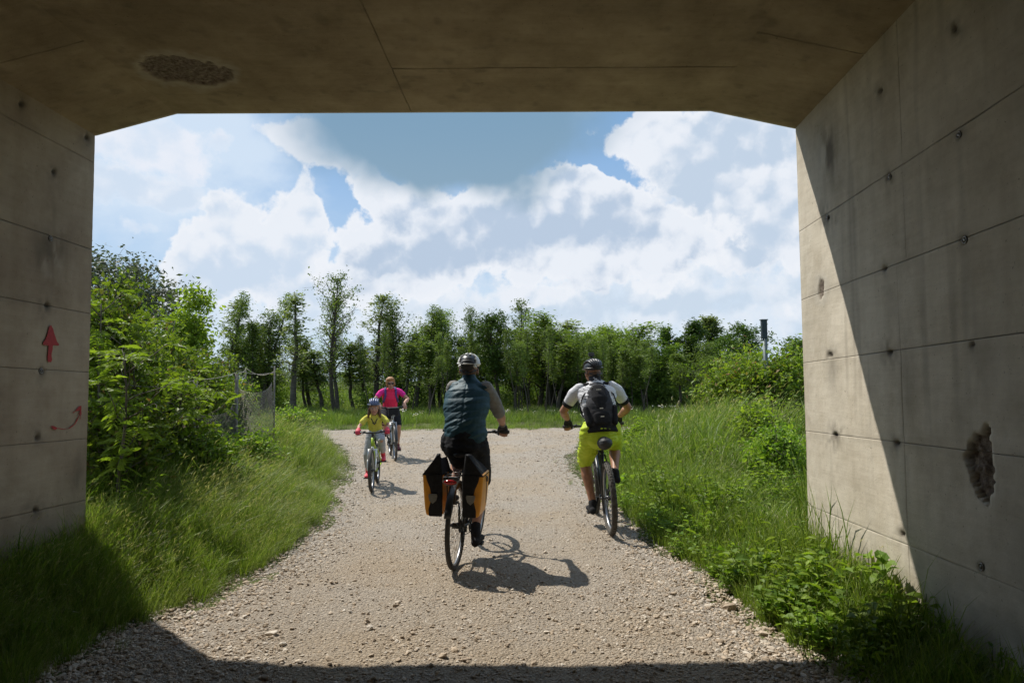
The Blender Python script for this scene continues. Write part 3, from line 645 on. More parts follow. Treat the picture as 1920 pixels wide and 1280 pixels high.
tp('slender', 'alder', M_bark, 11, 6.2, .085, .22, .75, 'col', 30, .085, 3300, elev=(35, 60), sig=.12)
tp('slender2', 'pale', M_bark, 12, 6.2, .075, .25, .62, 'col', 28, .08, 2600, elev=(40, 65), sig=.11)
tp('wispy', 'pale', M_bark2, 13, 6.2, .07, .28, .5, 'cone', 24, .08, 1700, elev=(45, 70), sig=.10)
tp('spread', 'alder', M_bark, 14, 6.6, .13, .30, 1.25, 'oval', 36, .085, 4600, stems=2, spread=.22, elev=(40, 65), sig=.13)
tp('full', 'alder', M_bark, 15, 6.0, .11, .28, 1.2, 'oval', 40, .088, 8200, stems=2, spread=.08, sig=.17)
tp('full2', 'willow', M_bark, 16, 6.0, .10, .2, 1.25, 'round', 44, .088, 9500, stems=3, spread=.12, sig=.18)
tp('willowy', 'willow', M_bark, 17, 6.0, .10, .27, 1.15, 'oval', 42, .082, 8000, stems=3, spread=.10, elev=(45, 70), sig=.16)
tp('oak', 'dark', M_bark, 18, 6.0, .12, .38, 1.15, 'top', 34, .125, 6000, stems=1, sig=.20, elev=(15, 50))
tp('oakthin', 'dark', M_bark, 19, 6.0, .10, .34, .75, 'col', 30, .12, 5500, stems=1, sig=.17, elev=(25, 55))
tp('bigdome', 'grey', M_bark, 20, 6.0, .14, .12, 2.1, 'round', 70, .13, 17000, stems=3, spread=.3, sig=.2, elev=(20, 60))
tp('poplar', 'pale', M_bark, 21, 6.0, .10, .15, .9, 'cone', 50, .11, 6500, stems=1, sig=.14, elev=(50, 70))
tp('pole', 'alder', M_bark, 22, 6.0, .06, .45, .55, 'col', 22, .11, 2000, stems=1, sig=.14, elev=(40, 65))
tp('stem', 'alder', M_bark, 23, 6.0, .045, .58, .5, 'col', 16, .085, 1300, stems=1, sig=.13, elev=(45, 70))
CROWN_Z = {k: None for k in TP}
def top_z(me):
    n = len(me.vertices); a = np.empty(n * 3, np.float32); me.vertices.foreach_get('co', a); return a.reshape(-1, 3)
for k, (w, c, h) in TP.items():
    a = top_z(c); TP[k] = (w, c, float(np.percentile(a[:, 2], 99.7)), float(np.percentile(np.hypot(a[:, 0], a[:, 1]), 76)))
def place_tree(key, px, top, Y, wpx, label, group='trees along the far side of the track', rz=None, base_dx=0):
    w, c, h, r_ = TP[key]; q = at(px, top, Y); X = q[0]; gz = float(ground_h(X, Y)); sz = (q[2] - gz) / h; sx = wpx * (1.22 if key in ('full', 'full2', 'willowy', 'slender', 'slender2') else 1.05) / 2 / 1280 * Y / r_
    root = thing('tree', label, 'tree', None, group); root.location = (X, Y, gz); root.rotation_euler = (random.gauss(0, .035), random.gauss(0, .035), random.uniform(0, 6.28) if rz is None else rz); root.scale = (sx, sx, sz)
    link('trunk', w, None, root); link('crown', c, None, root)
T = [
 ('bigdome', 232, 470, 44, 210, 'large round grey-green tree, topmost at the far left beside the underpass wall'),
 ('full2', 470, 606, 33, 74, 'low leafy tree filling the gap before the bushy dark tree'),
 ('slender2', 585, 628, 33, 50, 'short pale tree left below the open forked tree'),
 ('full', 760, 592, 34, 70, 'leafy tree behind the medium alder'),
 ('willowy', 905, 622, 33, 60, 'leafy tree in the gap left of the dark oak'),
 ('full2', 978, 612, 34, 70, 'green tree tucked between the dark oak and the bright willow'),
 ('willowy', 1045, 604, 33, 76, 'green willow rising right behind the sparse pale tree'),
 ('full2', 1118, 612, 34, 76, 'rounded willow crown left of the widest willow'),
 ('willowy', 1168, 616, 34, 80, 'leafy willow right behind the widest willow'),
 ('full', 1205, 636, 34, 70, 'dark green tree behind the willow shoulder'),
 ('full2', 1340, 668, 26, 70, 'low leafy tree between the mid-green willow and the right bush'),
 ('slender', 412, 546, 30, 62, 'slim leafy tree, first tall stem right of the bright sapling'),
 ('wispy', 449, 562, 34, 50, 'thin pale tree between the slim leafy tree and the next tall stem'),
 ('slender', 491, 544, 30, 66, 'slim tree with tufted top, left of the bushy dark tree'),
 ('full', 522, 590, 31, 96, 'broad dark bushy tree behind the fence post'),
 ('wispy', 553, 550, 29, 44, 'bare-looking wispy tree standing alone left of the forked tree'),
 ('spread', 636, 524, 28, 120, 'tallest open forked tree, sky showing through its crown'),
 ('slender2', 704, 548, 30, 70, 'light airy tree leaning over the woman in pink'),
 ('full', 738, 560, 31, 84, 'dense green tree right above the woman in pink'),
 ('slender', 778, 573, 31, 62, 'medium alder with thin top between two denser trees'),
 ('willowy', 822, 580, 32, 62, 'upright leafy tree left above the white helmet'),
 ('slender', 852, 580, 31, 48, 'narrow tree straight above the white helmet'),
 ('full', 882, 578, 32, 58, 'rounded tree just right above the white helmet'),
 ('slender', 957, 566, 34, 62, 'thin tree whose tip rises behind the dark oak'),
 ('oak', 934, 588, 29, 84, 'dark glossy oak with heavy crown right of the white helmet'),
 ('willowy', 1012, 590, 31, 86, 'bright willow next to the dark oak'),
 ('wispy', 1062, 600, 33, 60, 'sparse pale tree between two willows'),
 ('full2', 1092, 622, 30, 70, 'low rounded willow behind the black helmet'),
 ('willowy', 1142, 606, 31, 104, 'widest willow above the black helmet'),
 ('full2', 1188, 628, 32, 70, 'willow shoulder sloping down right of the widest willow'),
 ('willowy', 1222, 645, 31, 62, 'low willow just left of the two dark spires'),
 ('oakthin', 1254, 610, 33, 36, 'left and thinner of the two dark tree spires'),
 ('oakthin', 1284, 600, 33, 46, 'right and fuller of the two dark tree spires'),
 ('full', 1312, 640, 28, 84, 'mid-green willow in front of the two dark spires'),
 ('oak', 1330, 650, 34, 66, 'low dark tree right behind the mid-green willow'),
 ('poplar', 1366, 590, 40, 66, 'pale conical poplar left of the dark post'),
 ('oak', 1408, 604, 32, 76, 'dark round tree between the poplar and the dark post'),
 ('oak', 1482, 626, 30, 86, 'dark round tree right of the dark post by the wall'),
]
for key, px, top, Y, w, lab in T: place_tree(key, px, top, Y, w, lab)
# thin poles of the thicket under the willows: trunks one can tell apart
spots = [(575, 640, 'left of the forked tree'), (665, 640, 'just right of the forked tree'), (690, 650, 'left of the dense green tree'), (760, 640, 'right of the woman in pink'), (800, 640, 'left of the man in the teal vest'), (905, 650, 'under the left edge of the dark oak'), (968, 640, 'under the right edge of the dark oak'), (990, 632, 'left of the bright willow trunk'), (1030, 628, 'right of the bright willow trunk'), (1048, 640, 'second right of the bright willow trunk'), (1075, 655, 'left of the man with the backpack'), (1160, 650, 'right of the man with the backpack'), (1178, 660, 'second right of the man with the backpack'), (1205, 662, 'under the willow shoulder'), (1236, 668, 'left below the two dark spires'), (1268, 660, 'between the two dark spires'), (470, 600, 'behind the fence wire'), (600, 655, 'behind the grass left of the forked tree')]
for px, top, where in spots: place_tree('pole', px, top, random.uniform(25.5, 35), random.uniform(34, 58), 'thin dark-stemmed young tree ' + where, 'thin stems of the thicket')

tk = random.Random(9)
for i in range(46):
    px = tk.uniform(965, 1245) if i < 34 else tk.uniform(690, 900); top = (600 + abs(px - 1000) * .13 if px > 950 else 610) + tk.uniform(8, 60)
    place_tree('stem', px, top, tk.uniform(25.2, 31), tk.uniform(30, 46), 'thin dark stem with a small crown in the dense thicket beyond the cross track', 'thin stems of the thicket that look alike')
# near shrubs and saplings at the left, bush at the right
def shrub(seed, name, label, loc, H, W, leaf, nleaf, mat, stems=9, prof='round', cat='shrub', sig=.1, h0=.1, elev=(20, 70), spread=.13, ratio=.55, twigs=4):
    w, c = make_tree(seed, H, .022, h0, W, prof, 14, leaf, nleaf, stems=stems, spread=spread, elev=elev, sig=sig, twigs=twigs)
    z = float(np.percentile(top_z(c)[:, 2], 99.5)); r = thing(name, label, cat); r.location = loc; r.scale = (1, 1, H / z); r.rotation_euler = (0, 0, seed)
    w.materials.append(M_bark2); c.materials.append(M_leaf[mat]); link('stem', w, None, r); link('foliage', c, None, r); return r
def gp(px, Y): x = at(px, 700, Y)[0]; return (x, Y, float(ground_h(x, Y)) - .03)
def hh(px, top, Y): q = at(px, top, Y); return q[2] - float(ground_h(q[0], Y))
shrub(31, 'shrub', 'big leafy shrub pressed against the end of the left wall', gp(178, 7.8), hh(178, 530, 7.8), .58, .062, 15000, 'shrub', 10)
shrub(32, 'shrub', 'second tall shrub behind the big one, sloping down to the fence', gp(250, 9.2), hh(250, 590, 9.2), .62, .06, 15000, 'shrub', 10)
shrub(33, 'shrub', 'dense bush below the bright sapling', gp(352, 11.0), hh(352, 648, 11.0), .75, .065, 12000, 'shrub', 9)
shrub(41, 'shrub', 'yellowish shrub between the second shrub and the sapling', gp(308, 10.2), hh(308, 612, 10.2), .6, .06, 9000, 'shrub', 9)
shrub(42, 'shrub', 'bushy undergrowth half way up the hedge in front of the sapling', gp(300, 8.3), hh(300, 690, 8.3), .62, .06, 9000, 'shrub', 9)
shrub(34, 'shrub', 'reddish tipped low bush left of the wire fence', gp(432, 12.6), hh(432, 700, 12.6), .55, .055, 6500, 'shrub', 8)
shrub(35, 'sapling', 'bright green sapling rising above the shrubs', gp(352, 12.2), hh(352, 542, 12.2), .52, .085, 4200, 'fresh', 2, 'col', 'sapling', .13, .35, (30, 60), .1)
shrub(36, 'shrub', 'large bush beside the right wall under the dark post', gp(1440, 13.5), hh(1440, 648, 13.5), 1.05, .085, 15000, 'shrub', 10, sig=.13, spread=.35)
shrub(37, 'shrub', 'left half of the bush, arching over the tall grass at right', gp(1385, 14.5), hh(1385, 672, 14.5), .9, .085, 9000, 'shrub', 8, sig=.13, spread=.3)
shrub(38, 'shrub', 'small bush in front of the large right bush', gp(1425, 10.0), hh(1425, 745, 10.), .5, .06, 4500, 'fresh', 7)
shrub(39, 'shrub', 'low bush under the wire fence by the grass', gp(478, 10.2), hh(478, 800, 10.2), .42, .06, 3000, 'weed', 7)
shrub(40, 'shrub', 'dark low bush behind the fence beside the track bend', gp(545, 15.5), hh(545, 760, 15.5), .6, .07, 4000, 'weed', 7)
shrub(46, 'shrub', 'little dark bush at the right edge of the track behind the second cyclist', gp(1205, 14.6), .42, .32, .05, 2600, 'shrub', 6)
shrub(47, 'shrub', 'little bush in the grass half way to the large right bush', gp(1262, 15.5), .45, .3, .05, 2200, 'shrub', 6)
shrub(48, 'shrub', 'nettle-like bush close to the lit corner of the right wall', gp(1455, 8.2), .75, .36, .055, 3800, 'weed', 8)
shrub(49, 'shrub', 'low bright bush in the middle of the right bank', gp(1330, 9.4), .42, .36, .055, 3000, 'fresh', 7)
shrub(44, 'shrub', 'leafy bush filling the shade at the foot of the left wall', gp(225, 6.9), hh(225, 720, 6.9), .6, .06, 6000, 'shrub', 7)
shrub(45, 'shrub', 'low bush in front of the wire fence', gp(395, 8.2), hh(395, 800, 8.2), .5, .06, 5500, 'weed', 7)
# ash shoots with long pinnate leaves, in front of the shrubs
def ash(seed, label, px, Y, top, nl, lean=0):
    rg = np.random.default_rng(seed); x, y, z = gp(px, Y); H = hh(px, top, Y); st = crv(np.zeros(3), np.array([lean, 0, 1.]), H * .97, 10, rg, .05, up=.03); wd = Geo(); wd.tube(st, np.linspace(.02, .005, 11), 6)
    lf = Geo()
    for i in range(nl):
        f = .25 + .75 * (i / nl) ** .8; b = np.array([np.interp(f * 10, range(11), st[:, k]) for k in range(3)]); az = i * 2.4 + rg.normal() * .3
        if rg.random() < .55:
            br = crv(b, np.array([math.cos(az), math.sin(az), .7]), rg.uniform(.15, .45), 4, rg, .15); wd.tube(br, np.linspace(.008, .003, 5), 4); b = br[-1]
        for q in range(rg.integers(2, 4)):
            a2 = az + rg.normal() * .8; Rr = crv(b, np.array([math.cos(a2), math.sin(a2), rg.uniform(-.2, 1.2)]), rg.uniform(.14, .25), 7, rg, .09, grav=.14); wd.tube(Rr, np.linspace(.0025, .0012, 8), 3)
            d = Rr[-1] - Rr[0]; s = np.cross(d, [0, 0, 1.]); s /= np.linalg.norm(s)
            C = []; D = []
            for j in range(2, 8):
                for sg in (-1, 1): C.append(Rr[j]); D.append(s * sg * 1.4 + d / np.linalg.norm(d) * .9)
            C.append(Rr[-1]); D.append(d / np.linalg.norm(d) * 2)
            C, D = np.array(C), np.array(D); D = D / np.linalg.norm(D, axis=1)[:, None]; n = len(C); Ls = rg.uniform(.075, .105, (n, 1)); nr = np.array([0, 0, 1.]) + rg.normal(size=3) * .55 + rg.normal(size=(n, 3)) * .35; sd_ = np.cross(nr, D); sd_ /= np.linalg.norm(sd_, axis=1)[:, None]
            up_ = np.cross(D, sd_); V = np.stack([C, C + D * Ls * .3 + sd_ * Ls * .17 + up_ * .008, C + D * Ls * .65 + sd_ * Ls * .16 + up_ * .004, C + D * Ls - up_ * .012, C + D * Ls * .65 - sd_ * Ls * .16 + up_ * .004, C + D * Ls * .3 - sd_ * Ls * .17 + up_ * .008], 1).reshape(-1, 3)
            k = np.arange(n)[:, None] * 6; lf.add(V, np.vstack([k + [0, 1, 4, 5][0:1] + np.array([[0, 1, 4, 5]]) - 0, k + np.array([[1, 2, 3, 4]])]), None, np.clip(rg.random() * .7 + rg.random(len(V)) * .25, 0, .9))
    r = thing('ash_sapling', label, 'sapling'); r.location = (x, y, z); wd.obj('stem', M_bark2, r); lf.obj('foliage', M_leaf['fresh'], r, False)
ash(51, 'ash shoot with long feathered leaves nearest the left wall', 188, 6.9, 545, 26)
ash(52, 'ash shoot with feathered leaves standing before the second tall shrub', 255, 7.5, 620, 20)
ash(53, 'ash shoot bending towards the path below the fence wire', 325, 7.9, 690, 18, .1)
ash(54, 'low ash shoot spreading in front of the wire mesh', 372, 8.4, 735, 14)
ash(55, 'short ash shoot in the shade close to the left wall', 228, 6.5, 640, 20)
ash(56, 'pale ash shoot at the top edge of the hedge', 300, 9.8, 585, 16)

# grass tufts
def tuft(seed, n, H, wdt, lean, mat, heads=False, rad=.10):
    rg = np.random.default_rng(seed); V = []; Q = []; T3 = []; A = []; k = 0
    for i in range(n):
        a = rg.random() * 6.28; r = rad * math.sqrt(rg.random()); p = np.array([math.cos(a) * r, math.sin(a) * r, -.02]); h = H * rg.uniform(.45, 1.1); b = rg.normal(size=2) * .22 + np.array([math.cos(a), math.sin(a)]) * .25 + np.array([lean, 0]); az = rg.random() * 6.28; s = np.array([math.cos(az), math.sin(az), 0]) * wdt * rg.uniform(.6, 1.2) / 2
        pts = []
        for t in (0, .35, .7, 1): pts.append(p + np.array([b[0] * h * t ** 2, b[1] * h * t ** 2, h * (t - .22 * t ** 3 * (abs(b).sum()))]))
        for j, f in enumerate((.8, 1, .7, 0)):
            if j < 3: V += [pts[j] - s * f, pts[j] + s * f]
            else: V += [pts[j]]
        Q += [(k, k + 1, k + 3, k + 2), (k + 2, k + 3, k + 5, k + 4)]; T3 += [(k + 4, k + 5, k + 6)]; A += [rg.random() * .93] * 7; k += 7
        if heads and rg.random() < .3:
            c = pts[3]; d = pts[3] - pts[2]; d /= np.linalg.norm(d); L_ = rg.uniform(.05, .09); w = .002
            V += [c, c + d * L_ * .4 + [w, w, 0], c + d * L_ * .8 + np.array([.6, 0, -.5]) * L_ * .3, c + d * L_ * .4 - [w, w, 0]]; Q += [(k, k + 1, k + 2, k + 3)]; A += [.985] * 4; k += 4
    me = new_mesh('tuft', np.array(V), [np.array(Q), np.array(T3)], {'rnd': A}); me.materials.append(M_leaf[mat]); return me
G_near = proto_collection('grass_tuft', [tuft(60 + i, 30, .36, .0075, .10 + .12 * (i % 2), 'grass') for i in range(4)] + [tuft(70 + i, 30, .42, .0045, .38, 'drygrass', True) for i in range(3)])
G_far = proto_collection('far_tuft', [tuft(80 + i, 40, .5, .016, .05, 'grass', rad=.3) for i in range(3)] + [tuft(90 + i, 36, .5, .014, .1, 'drygrass', True, rad=.3) for i in range(2)])
# leafy weeds
def weed(seed, H, n, leaf, ratio=.6, mat='weed', rad=.14):
    rg = np.random.default_rng(seed); g = Geo(); C = []; D = []
    for s in range(7):
        a = rg.random() * 6.28; st = crv(np.array([math.cos(a) * rad * .5 * rg.random(), math.sin(a) * rad * .5 * rg.random(), -.02]), np.array([math.cos(a) * .35, math.sin(a) * .35, 1]), H * rg.uniform(.6, 1.05), 6, rg, .07); g.tube(st, np.linspace(.0035, .0015, 7), 3, False, a=.2)
        for i in range(n):
            f = .15 + .85 * i / n; b = np.array([np.interp(f * 6, range(7), st[:, k]) for k in range(3)]); az = i * 2.3; dd = np.array([math.cos(az), math.sin(az), .25]); C.append(b + dd * .012); D.append(dd)
    C, D = np.array(C), np.array(D); n_ = len(C); D = D + rg.normal(size=(n_, 3)) * .25; D /= np.linalg.norm(D, axis=1)[:, None]; Ls = leaf * rg.uniform(.55, 1.2, (n_, 1)); nr = np.array([0, 0, 1.]) + rg.normal(size=(n_, 3)) * .3; sd_ = np.cross(nr, D); sd_ /= np.linalg.norm(sd_, axis=1)[:, None]; up_ = np.cross(D, sd_)
    V = np.stack([C, C + D * Ls * .3 + sd_ * Ls * ratio * .5 + up_ * Ls * .14, C + D * Ls * .65 + sd_ * Ls * ratio * .42 + up_ * Ls * .08, C + D * Ls - up_ * Ls * .16, C + D * Ls * .65 - sd_ * Ls * ratio * .42 + up_ * Ls * .08, C + D * Ls * .3 - sd_ * Ls * ratio * .5 + up_ * Ls * .14, C + D * Ls * .5 + up_ * 0], 1).reshape(-1, 3)
    k = np.arange(n_)[:, None] * 7; g.add(V, np.vstack([k + np.array([[0, 1, 2, 6]]), k + np.array([[0, 6, 4, 5]])]), np.vstack([k + np.array([[6, 2, 3]]), k + np.array([[6, 3, 4]])]), np.repeat(rg.random(n_) * .95, 7))
    me = g.mesh('weed', False); me.materials.append(M_leaf[mat]); return me
G_weed = proto_collection('leafy_weed', [weed(100 + i, (.30, .38, .24, .34)[i], 9, (.06, .05, .075, .045)[i], (.6, .45, .75, .5)[i]) for i in range(4)] + [weed(110, .5, 12, .07, .35, 'fresh')])
def sample(n, x0, x1, y0, y1, fn, seed):
    rg = np.random.default_rng(seed); x = rg.uniform(x0, x1, n); y = rg.uniform(y0, y1, n); k = rg.random(n) < fn(x, y); return x[k], y[k]
wl = lambda y: Cwl[0] + (y - DP) * AX[0] / AX[1]; wr = lambda y: Cwr[0] + (y - DP) * AX[0] / AX[1]
def clear(x, y): return ~((y < DP + .0) & ((x < wl(y) + .03) | (x > wr(y) - .03)))
def dens(edge, k=1.0):
    def f(x, y):
        e = -road_in(x, y) + .22 * fbm(np.stack([x * 1.6, y * 1.6, x * 0], -1), 4, 5) * -1
        return k * sstep(e, edge - .1, edge + .35) * (.35 + .65 * sstep(fbm(np.stack([x * 1.1, y * 1.1, x * 0 + 3], -1), 3, 8), -.45, .1)) * clear(x, y)
    return f
def lay(name, coll, x, y, idx, s, seed, tilt=.12, wind=True, label=None):
    rg = np.random.default_rng(seed); n = len(x); z = ground_h(x, y); rz = rg.normal(size=n) * .7 if wind else rg.uniform(0, 6.28, n)
    scatter(name, np.stack([x, y, z], 1), np.stack([rg.normal(size=n) * tilt, rg.normal(size=n) * tilt, rz], 1), s, idx, coll, label)
rg = np.random.default_rng(5)
# left bank
x, y = sample(9000, -7.5, -1.7, 1.5, 21.3, dens(.05), 201); e = -road_in(x, y)
idx = np.where(rg.random(len(x)) < .62 * (1 - sstep(e, 1.2, 2.4)), rg.integers(4, 7, len(x)), rg.integers(0, 4, len(x)))
lay('grass', G_near, x, y, idx, (.42 + .75 * sstep(e, 0, 1.2)) * rg.uniform(.6, 1.3, len(x)) * (.75 + .6 * sstep(fbm(np.stack([x * .9, y * .9, x * 0], -1), 3, 92), -.3, .4)) * np.where(y < 6.5, .85, 1), 202, label='tall seeding grass on the bank left of the track')
# right bank
x, y = sample(13000, 1.0, 11., 1.5, 21., dens(.05), 203); e = -road_in(x, y)
idx = np.where(rg.random(len(x)) < .4, rg.integers(4, 7, len(x)), rg.integers(0, 4, len(x)))
lay('grass', G_near, x, y, idx, (.36 + .8 * sstep(e, 0, 1.3)) * rg.uniform(.6, 1.35, len(x)) * (.72 + .75 * sstep(fbm(np.stack([x * .8, y * .8, x * 0], -1), 3, 91), -.3, .4)) * (1 + .3 * sstep(y, 8, 12) * sstep(e, .8, 2)) * (1 - .72 * sstep(y, 11, 14) * (1 - sstep(e, 1.2, 3.2))), 204, label='lush grass on the bank right of the track')
x, y = sample(2600, -3.6, -1.9, 2.2, 9, lambda x, y: (road_in(x, y) < -.12) * clear(x, y) * 1., 231); e = -road_in(x, y)
lay('grass', G_near, x, y, rg.integers(0, 7, len(x)), (.5 + .5 * sstep(e, 0, 1.)) * rg.uniform(.65, 1.2, len(x)), 232, label='thick grass at the foot of the left wall')
# weeds both banks
def patchy(edge, k, th=.05):
    d0 = dens(edge)
    return lambda x, y: d0(x, y) * k * sstep(fbm(np.stack([x * .9, y * .9, x * 0 + 9], -1), 3, 15), th - .15, th + .15)
x, y = sample(2600, 1.1, 8., 2.6, 16, patchy(.22, .8, -.02), 205)
lay('undergrowth', G_weed, x, y, rg.integers(0, 5, len(x)), rg.uniform(.6, 1.35, len(x)) * np.where(y > 6, 1.1, .95), 206, wind=False, label='leafy weeds crowding the bank right of the track')
x, y = sample(1500, -7., -2.2, 2.6, 19, patchy(.8, 1., .0), 207)
lay('undergrowth', G_weed, x, y, rg.integers(0, 5, len(x)), rg.uniform(.6, 1.4, len(x)), 208, wind=False, label='leafy weeds under the shrubs left of the track')
x, y = sample(2600, .9, 2.5, 2.4, 12, lambda x, y: (road_in(x, y) < -.08) * clear(x, y) * 1., 233); e = -road_in(x, y)
lay('grass', G_near, x, y, rg.integers(0, 5, len(x)), (.5 + .55 * sstep(e, 0, .9)) * rg.uniform(.65, 1.25, len(x)), 234, label='thick grass by the right wall')
x, y = sample(230, 1.3, 2.6, 3.2, 8, lambda x, y: (road_in(x, y) < -.05) * clear(x, y) * .75, 235)
lay('undergrowth', G_weed, x, y, rg.integers(0, 5, len(x)), rg.uniform(.45, 1., len(x)), 236, wind=False, label='low weeds at the foot of the right wall')
# sparse edge sprigs on the gravel
x, y = sample(1500, -3, 2.2, 3.4, 16, lambda x, y: .16 * (1 - sstep(road_in(x, y), .0, .35)) * clear(x, y), 209)
lay('grass', G_near, x, y, rg.integers(0, 7, len(x)), rg.uniform(.15, .4, len(x)), 210, label='sparse grass sprigs on the gravel edge')
x, y = sample(700, -9, 9, 20.9, YF + .2, lambda x, y: sstep(fbm(np.stack([x * .7, y * .7, x * 0], -1), 3, 55), -.1, .4) * (road_in(x, y) < .8), 241); lay('grass', G_near, x, y, rg.integers(0, 7, len(x)), rg.uniform(.4, .9, len(x)), 242, label='ragged grass along the far gravel edge')
# far verge and meadow
def far(x, y): return (y > YF + .05) * 1.
x, y = sample(9000, -26, 26, YF, 36, far, 211); lay('grass', G_far, x, y, rg.integers(0, 5, len(x)), rg.uniform(.5, 1.05, len(x)) * (.55 + .45 * sstep(y, YF, YF + 2.5)), 212, label='green verge beyond the cross track')
x, y = sample(9000, -90, 90, 36, 130, lambda x, y: x * 0 + 1, 213); lay('meadow_grass', G_far, x, y, rg.integers(0, 5, len(x)), rg.uniform(1., 1.8, len(x)), 214, label='sunlit meadow seen between the trunks')
x, y = sample(500, 5.5, 12, 16, 21, lambda x, y: (road_in(x, y) < 0) * 1., 219); lay('grass', G_far, x, y, rg.integers(0, 5, len(x)), rg.uniform(.5, .95, len(x)), 220, label='tall grass at the right end of the cross track')
x, y = sample(900, -14, -5, 12, 21, lambda x, y: (road_in(x, y) < 0) * 1., 221); lay('grass', G_far, x, y, rg.integers(0, 5, len(x)), rg.uniform(.6, 1., len(x)), 222, label='tall grass behind the wire fence')
# bushes and nettles filling the wood floor
def bushmesh(seed, mat, n=1500, leaf=.11):
    rg2 = np.random.default_rng(seed); c = rg2.normal(size=(26, 3)) * [.55, .55, .38] + [0, 0, .75]; k = rg2.integers(0, 26, n); C = c[k] + rg2.normal(size=(n, 3)) * .2; C = C[C[:, 2] > 0]; V, Q, A = leaves(C, leaf, rg=rg2); g = Geo(); g.add(V, Q, None, A)
    for q in c[::3]: g.tube(np.array([[0, 0, -.1], q * .5 + rg2.normal(size=3) * .05, q]), [.02, .012, .004], 4, a=.0)
    me = g.mesh('bush', False); me.materials.append(M_leaf[mat]); return me
G_bush = proto_collection('understorey', [bushmesh(120, 'alder'), bushmesh(121, 'willow'), bushmesh(122, 'dark'), bushmesh(123, 'alder', 900)])
x, y = sample(300, -26, 24, 30.5, 38, lambda x, y: (abs(x / y + .235) > .028) * (abs(x / y + .127) > .024) * (.25 + .65 * sstep(fbm(np.stack([x * .25, y * .25, x * 0], -1), 2, 77), -.3, .3)), 215)
lay('undergrowth', G_bush, x, y, rg.integers(0, 4, len(x)), np.stack([rg.uniform(.6, 1.3, len(x))] * 2 + [rg.uniform(.5, 1.35, len(x))], 1), 216, .05, False, 'dark undergrowth filling the thicket between the trunks')
G_wood = proto_collection('far_trees', [TP[k][1] for k in ('full', 'full2', 'oak', 'willowy')])
x = np.linspace(-120, 150, 150) + rg.normal(size=150) * 1.5; y = rg.uniform(58, 75, 150) + 60 * (rg.random(150) < .5)
k = ~((abs(x / y + .21) < .045) | (abs(x / y - .0) < .02)) | (y > 100); x, y = x[k], y[k]
lay('far_wood', G_wood, x, y, rg.integers(0, 4, len(x)), np.stack([rg.uniform(1.4, 2.2, len(x))] * 2 + [rg.uniform(.75, 1.15, len(x)) * np.where(y > 100, .75, .45)], 1), 218, .03, False, 'distant wood across the meadow')
x, y = sample(26, -20, 24, 38, 46, lambda x, y: x * 0 + 1, 223)
# right thicket gets a denser second rank of the same trees
x = np.array([1.2, 1.8, 3.0, 4.1, 5.2, 6.4, 2.4, 3.5, 4.6, 5.8, 7.0, 8.2, 9.6, 11, 12.4, -2.5, -4.6, -8.5, -11, -13.5, 13.6, 15.]) ; y = rg.uniform(36, 42, len(x))
lay('wood', G_wood, x, y, rg.integers(0, 4, len(x)), np.stack([rg.uniform(.8, 1.15, len(x))] * 2 + [np.where(x > 0, rg.uniform(.5, .66, len(x)), rg.uniform(.3, .42, len(x)))], 1), 224, .03, False, 'second rank of foliage behind the thicket')
# white blossoms on the far verge
def bloom(seed):
    rg2 = np.random.default_rng(seed); g = Geo(); C = rg2.normal(size=(26, 3)) * [.13, .13, .05] + [0, 0, .7]; V, Q, A = leaves(C, .05, up=1.5, ratio=1., rg=rg2); g.add(V, Q, None, A); g.tube(np.array([[0, 0, 0], [0, 0, .68]]), [.006, .004], 3); me = g.mesh('bloom', False); me.materials.append(M_leaf['bloom']); return me
x, y = sample(26, -4, 7, YF + .3, 26, lambda x, y: x * 0 + 1, 225); lay('flowers', proto_collection('white_bloom', [bloom(1), bloom(2)]), x, y, rg.integers(0, 2, len(x)), rg.uniform(.4, .75, len(x)), 226, .1, False, 'white umbel flowers on the far verge')

# tall reedy grass against the right wall, and plants one can single out
def clump(name, label, cat, loc, seed, n, H, wdt, lean, mat, rad=.12):
    me = tuft(seed, n, H, wdt, lean, mat, False, rad); me.name = name; o = link(name, me); o.location = loc; tag(o, label, cat); return o
def ploc(px, py): q = onground(px, py); return (q[0], q[1], float(ground_h(q[0], q[1])))
for i, (px, py, H, n, lab) in enumerate([(1545, 1085, .95, 70, 'tall blue-green grass clump at the lit corner of the right wall'), (1595, 1115, .75, 46, 'second grass clump against the lit part of the right wall'), (1470, 1160, .22, 60, 'arching grass tuft beside the big grey stone'), (1528, 1040, 1.0, 70, 'tallest grass clump just outside the right wall'), (1770, 1240, .55, 14, 'dark blades standing before the shaded right wall'), (1885, 1290, .62, 10, 'few dark blades at the bottom right corner')]):
    clump('grass_clump', lab, 'grass', ploc(px, py), 300 + i, n, H, .009, .05 if i != 2 else -.5, 'grass', .16 if i < 2 else .1)
def big_weed(seed, label, px, py, H, leaf, n=10, ratio=.6, mat='weed'):
    me = weed(seed, H, n, leaf, ratio, mat, .2); me.name = 'leafy_plant'; o = link('leafy_plant', me); o.location = ploc(px, py); o.rotation_euler = (0, 0, seed); tag(o, label, 'plant')
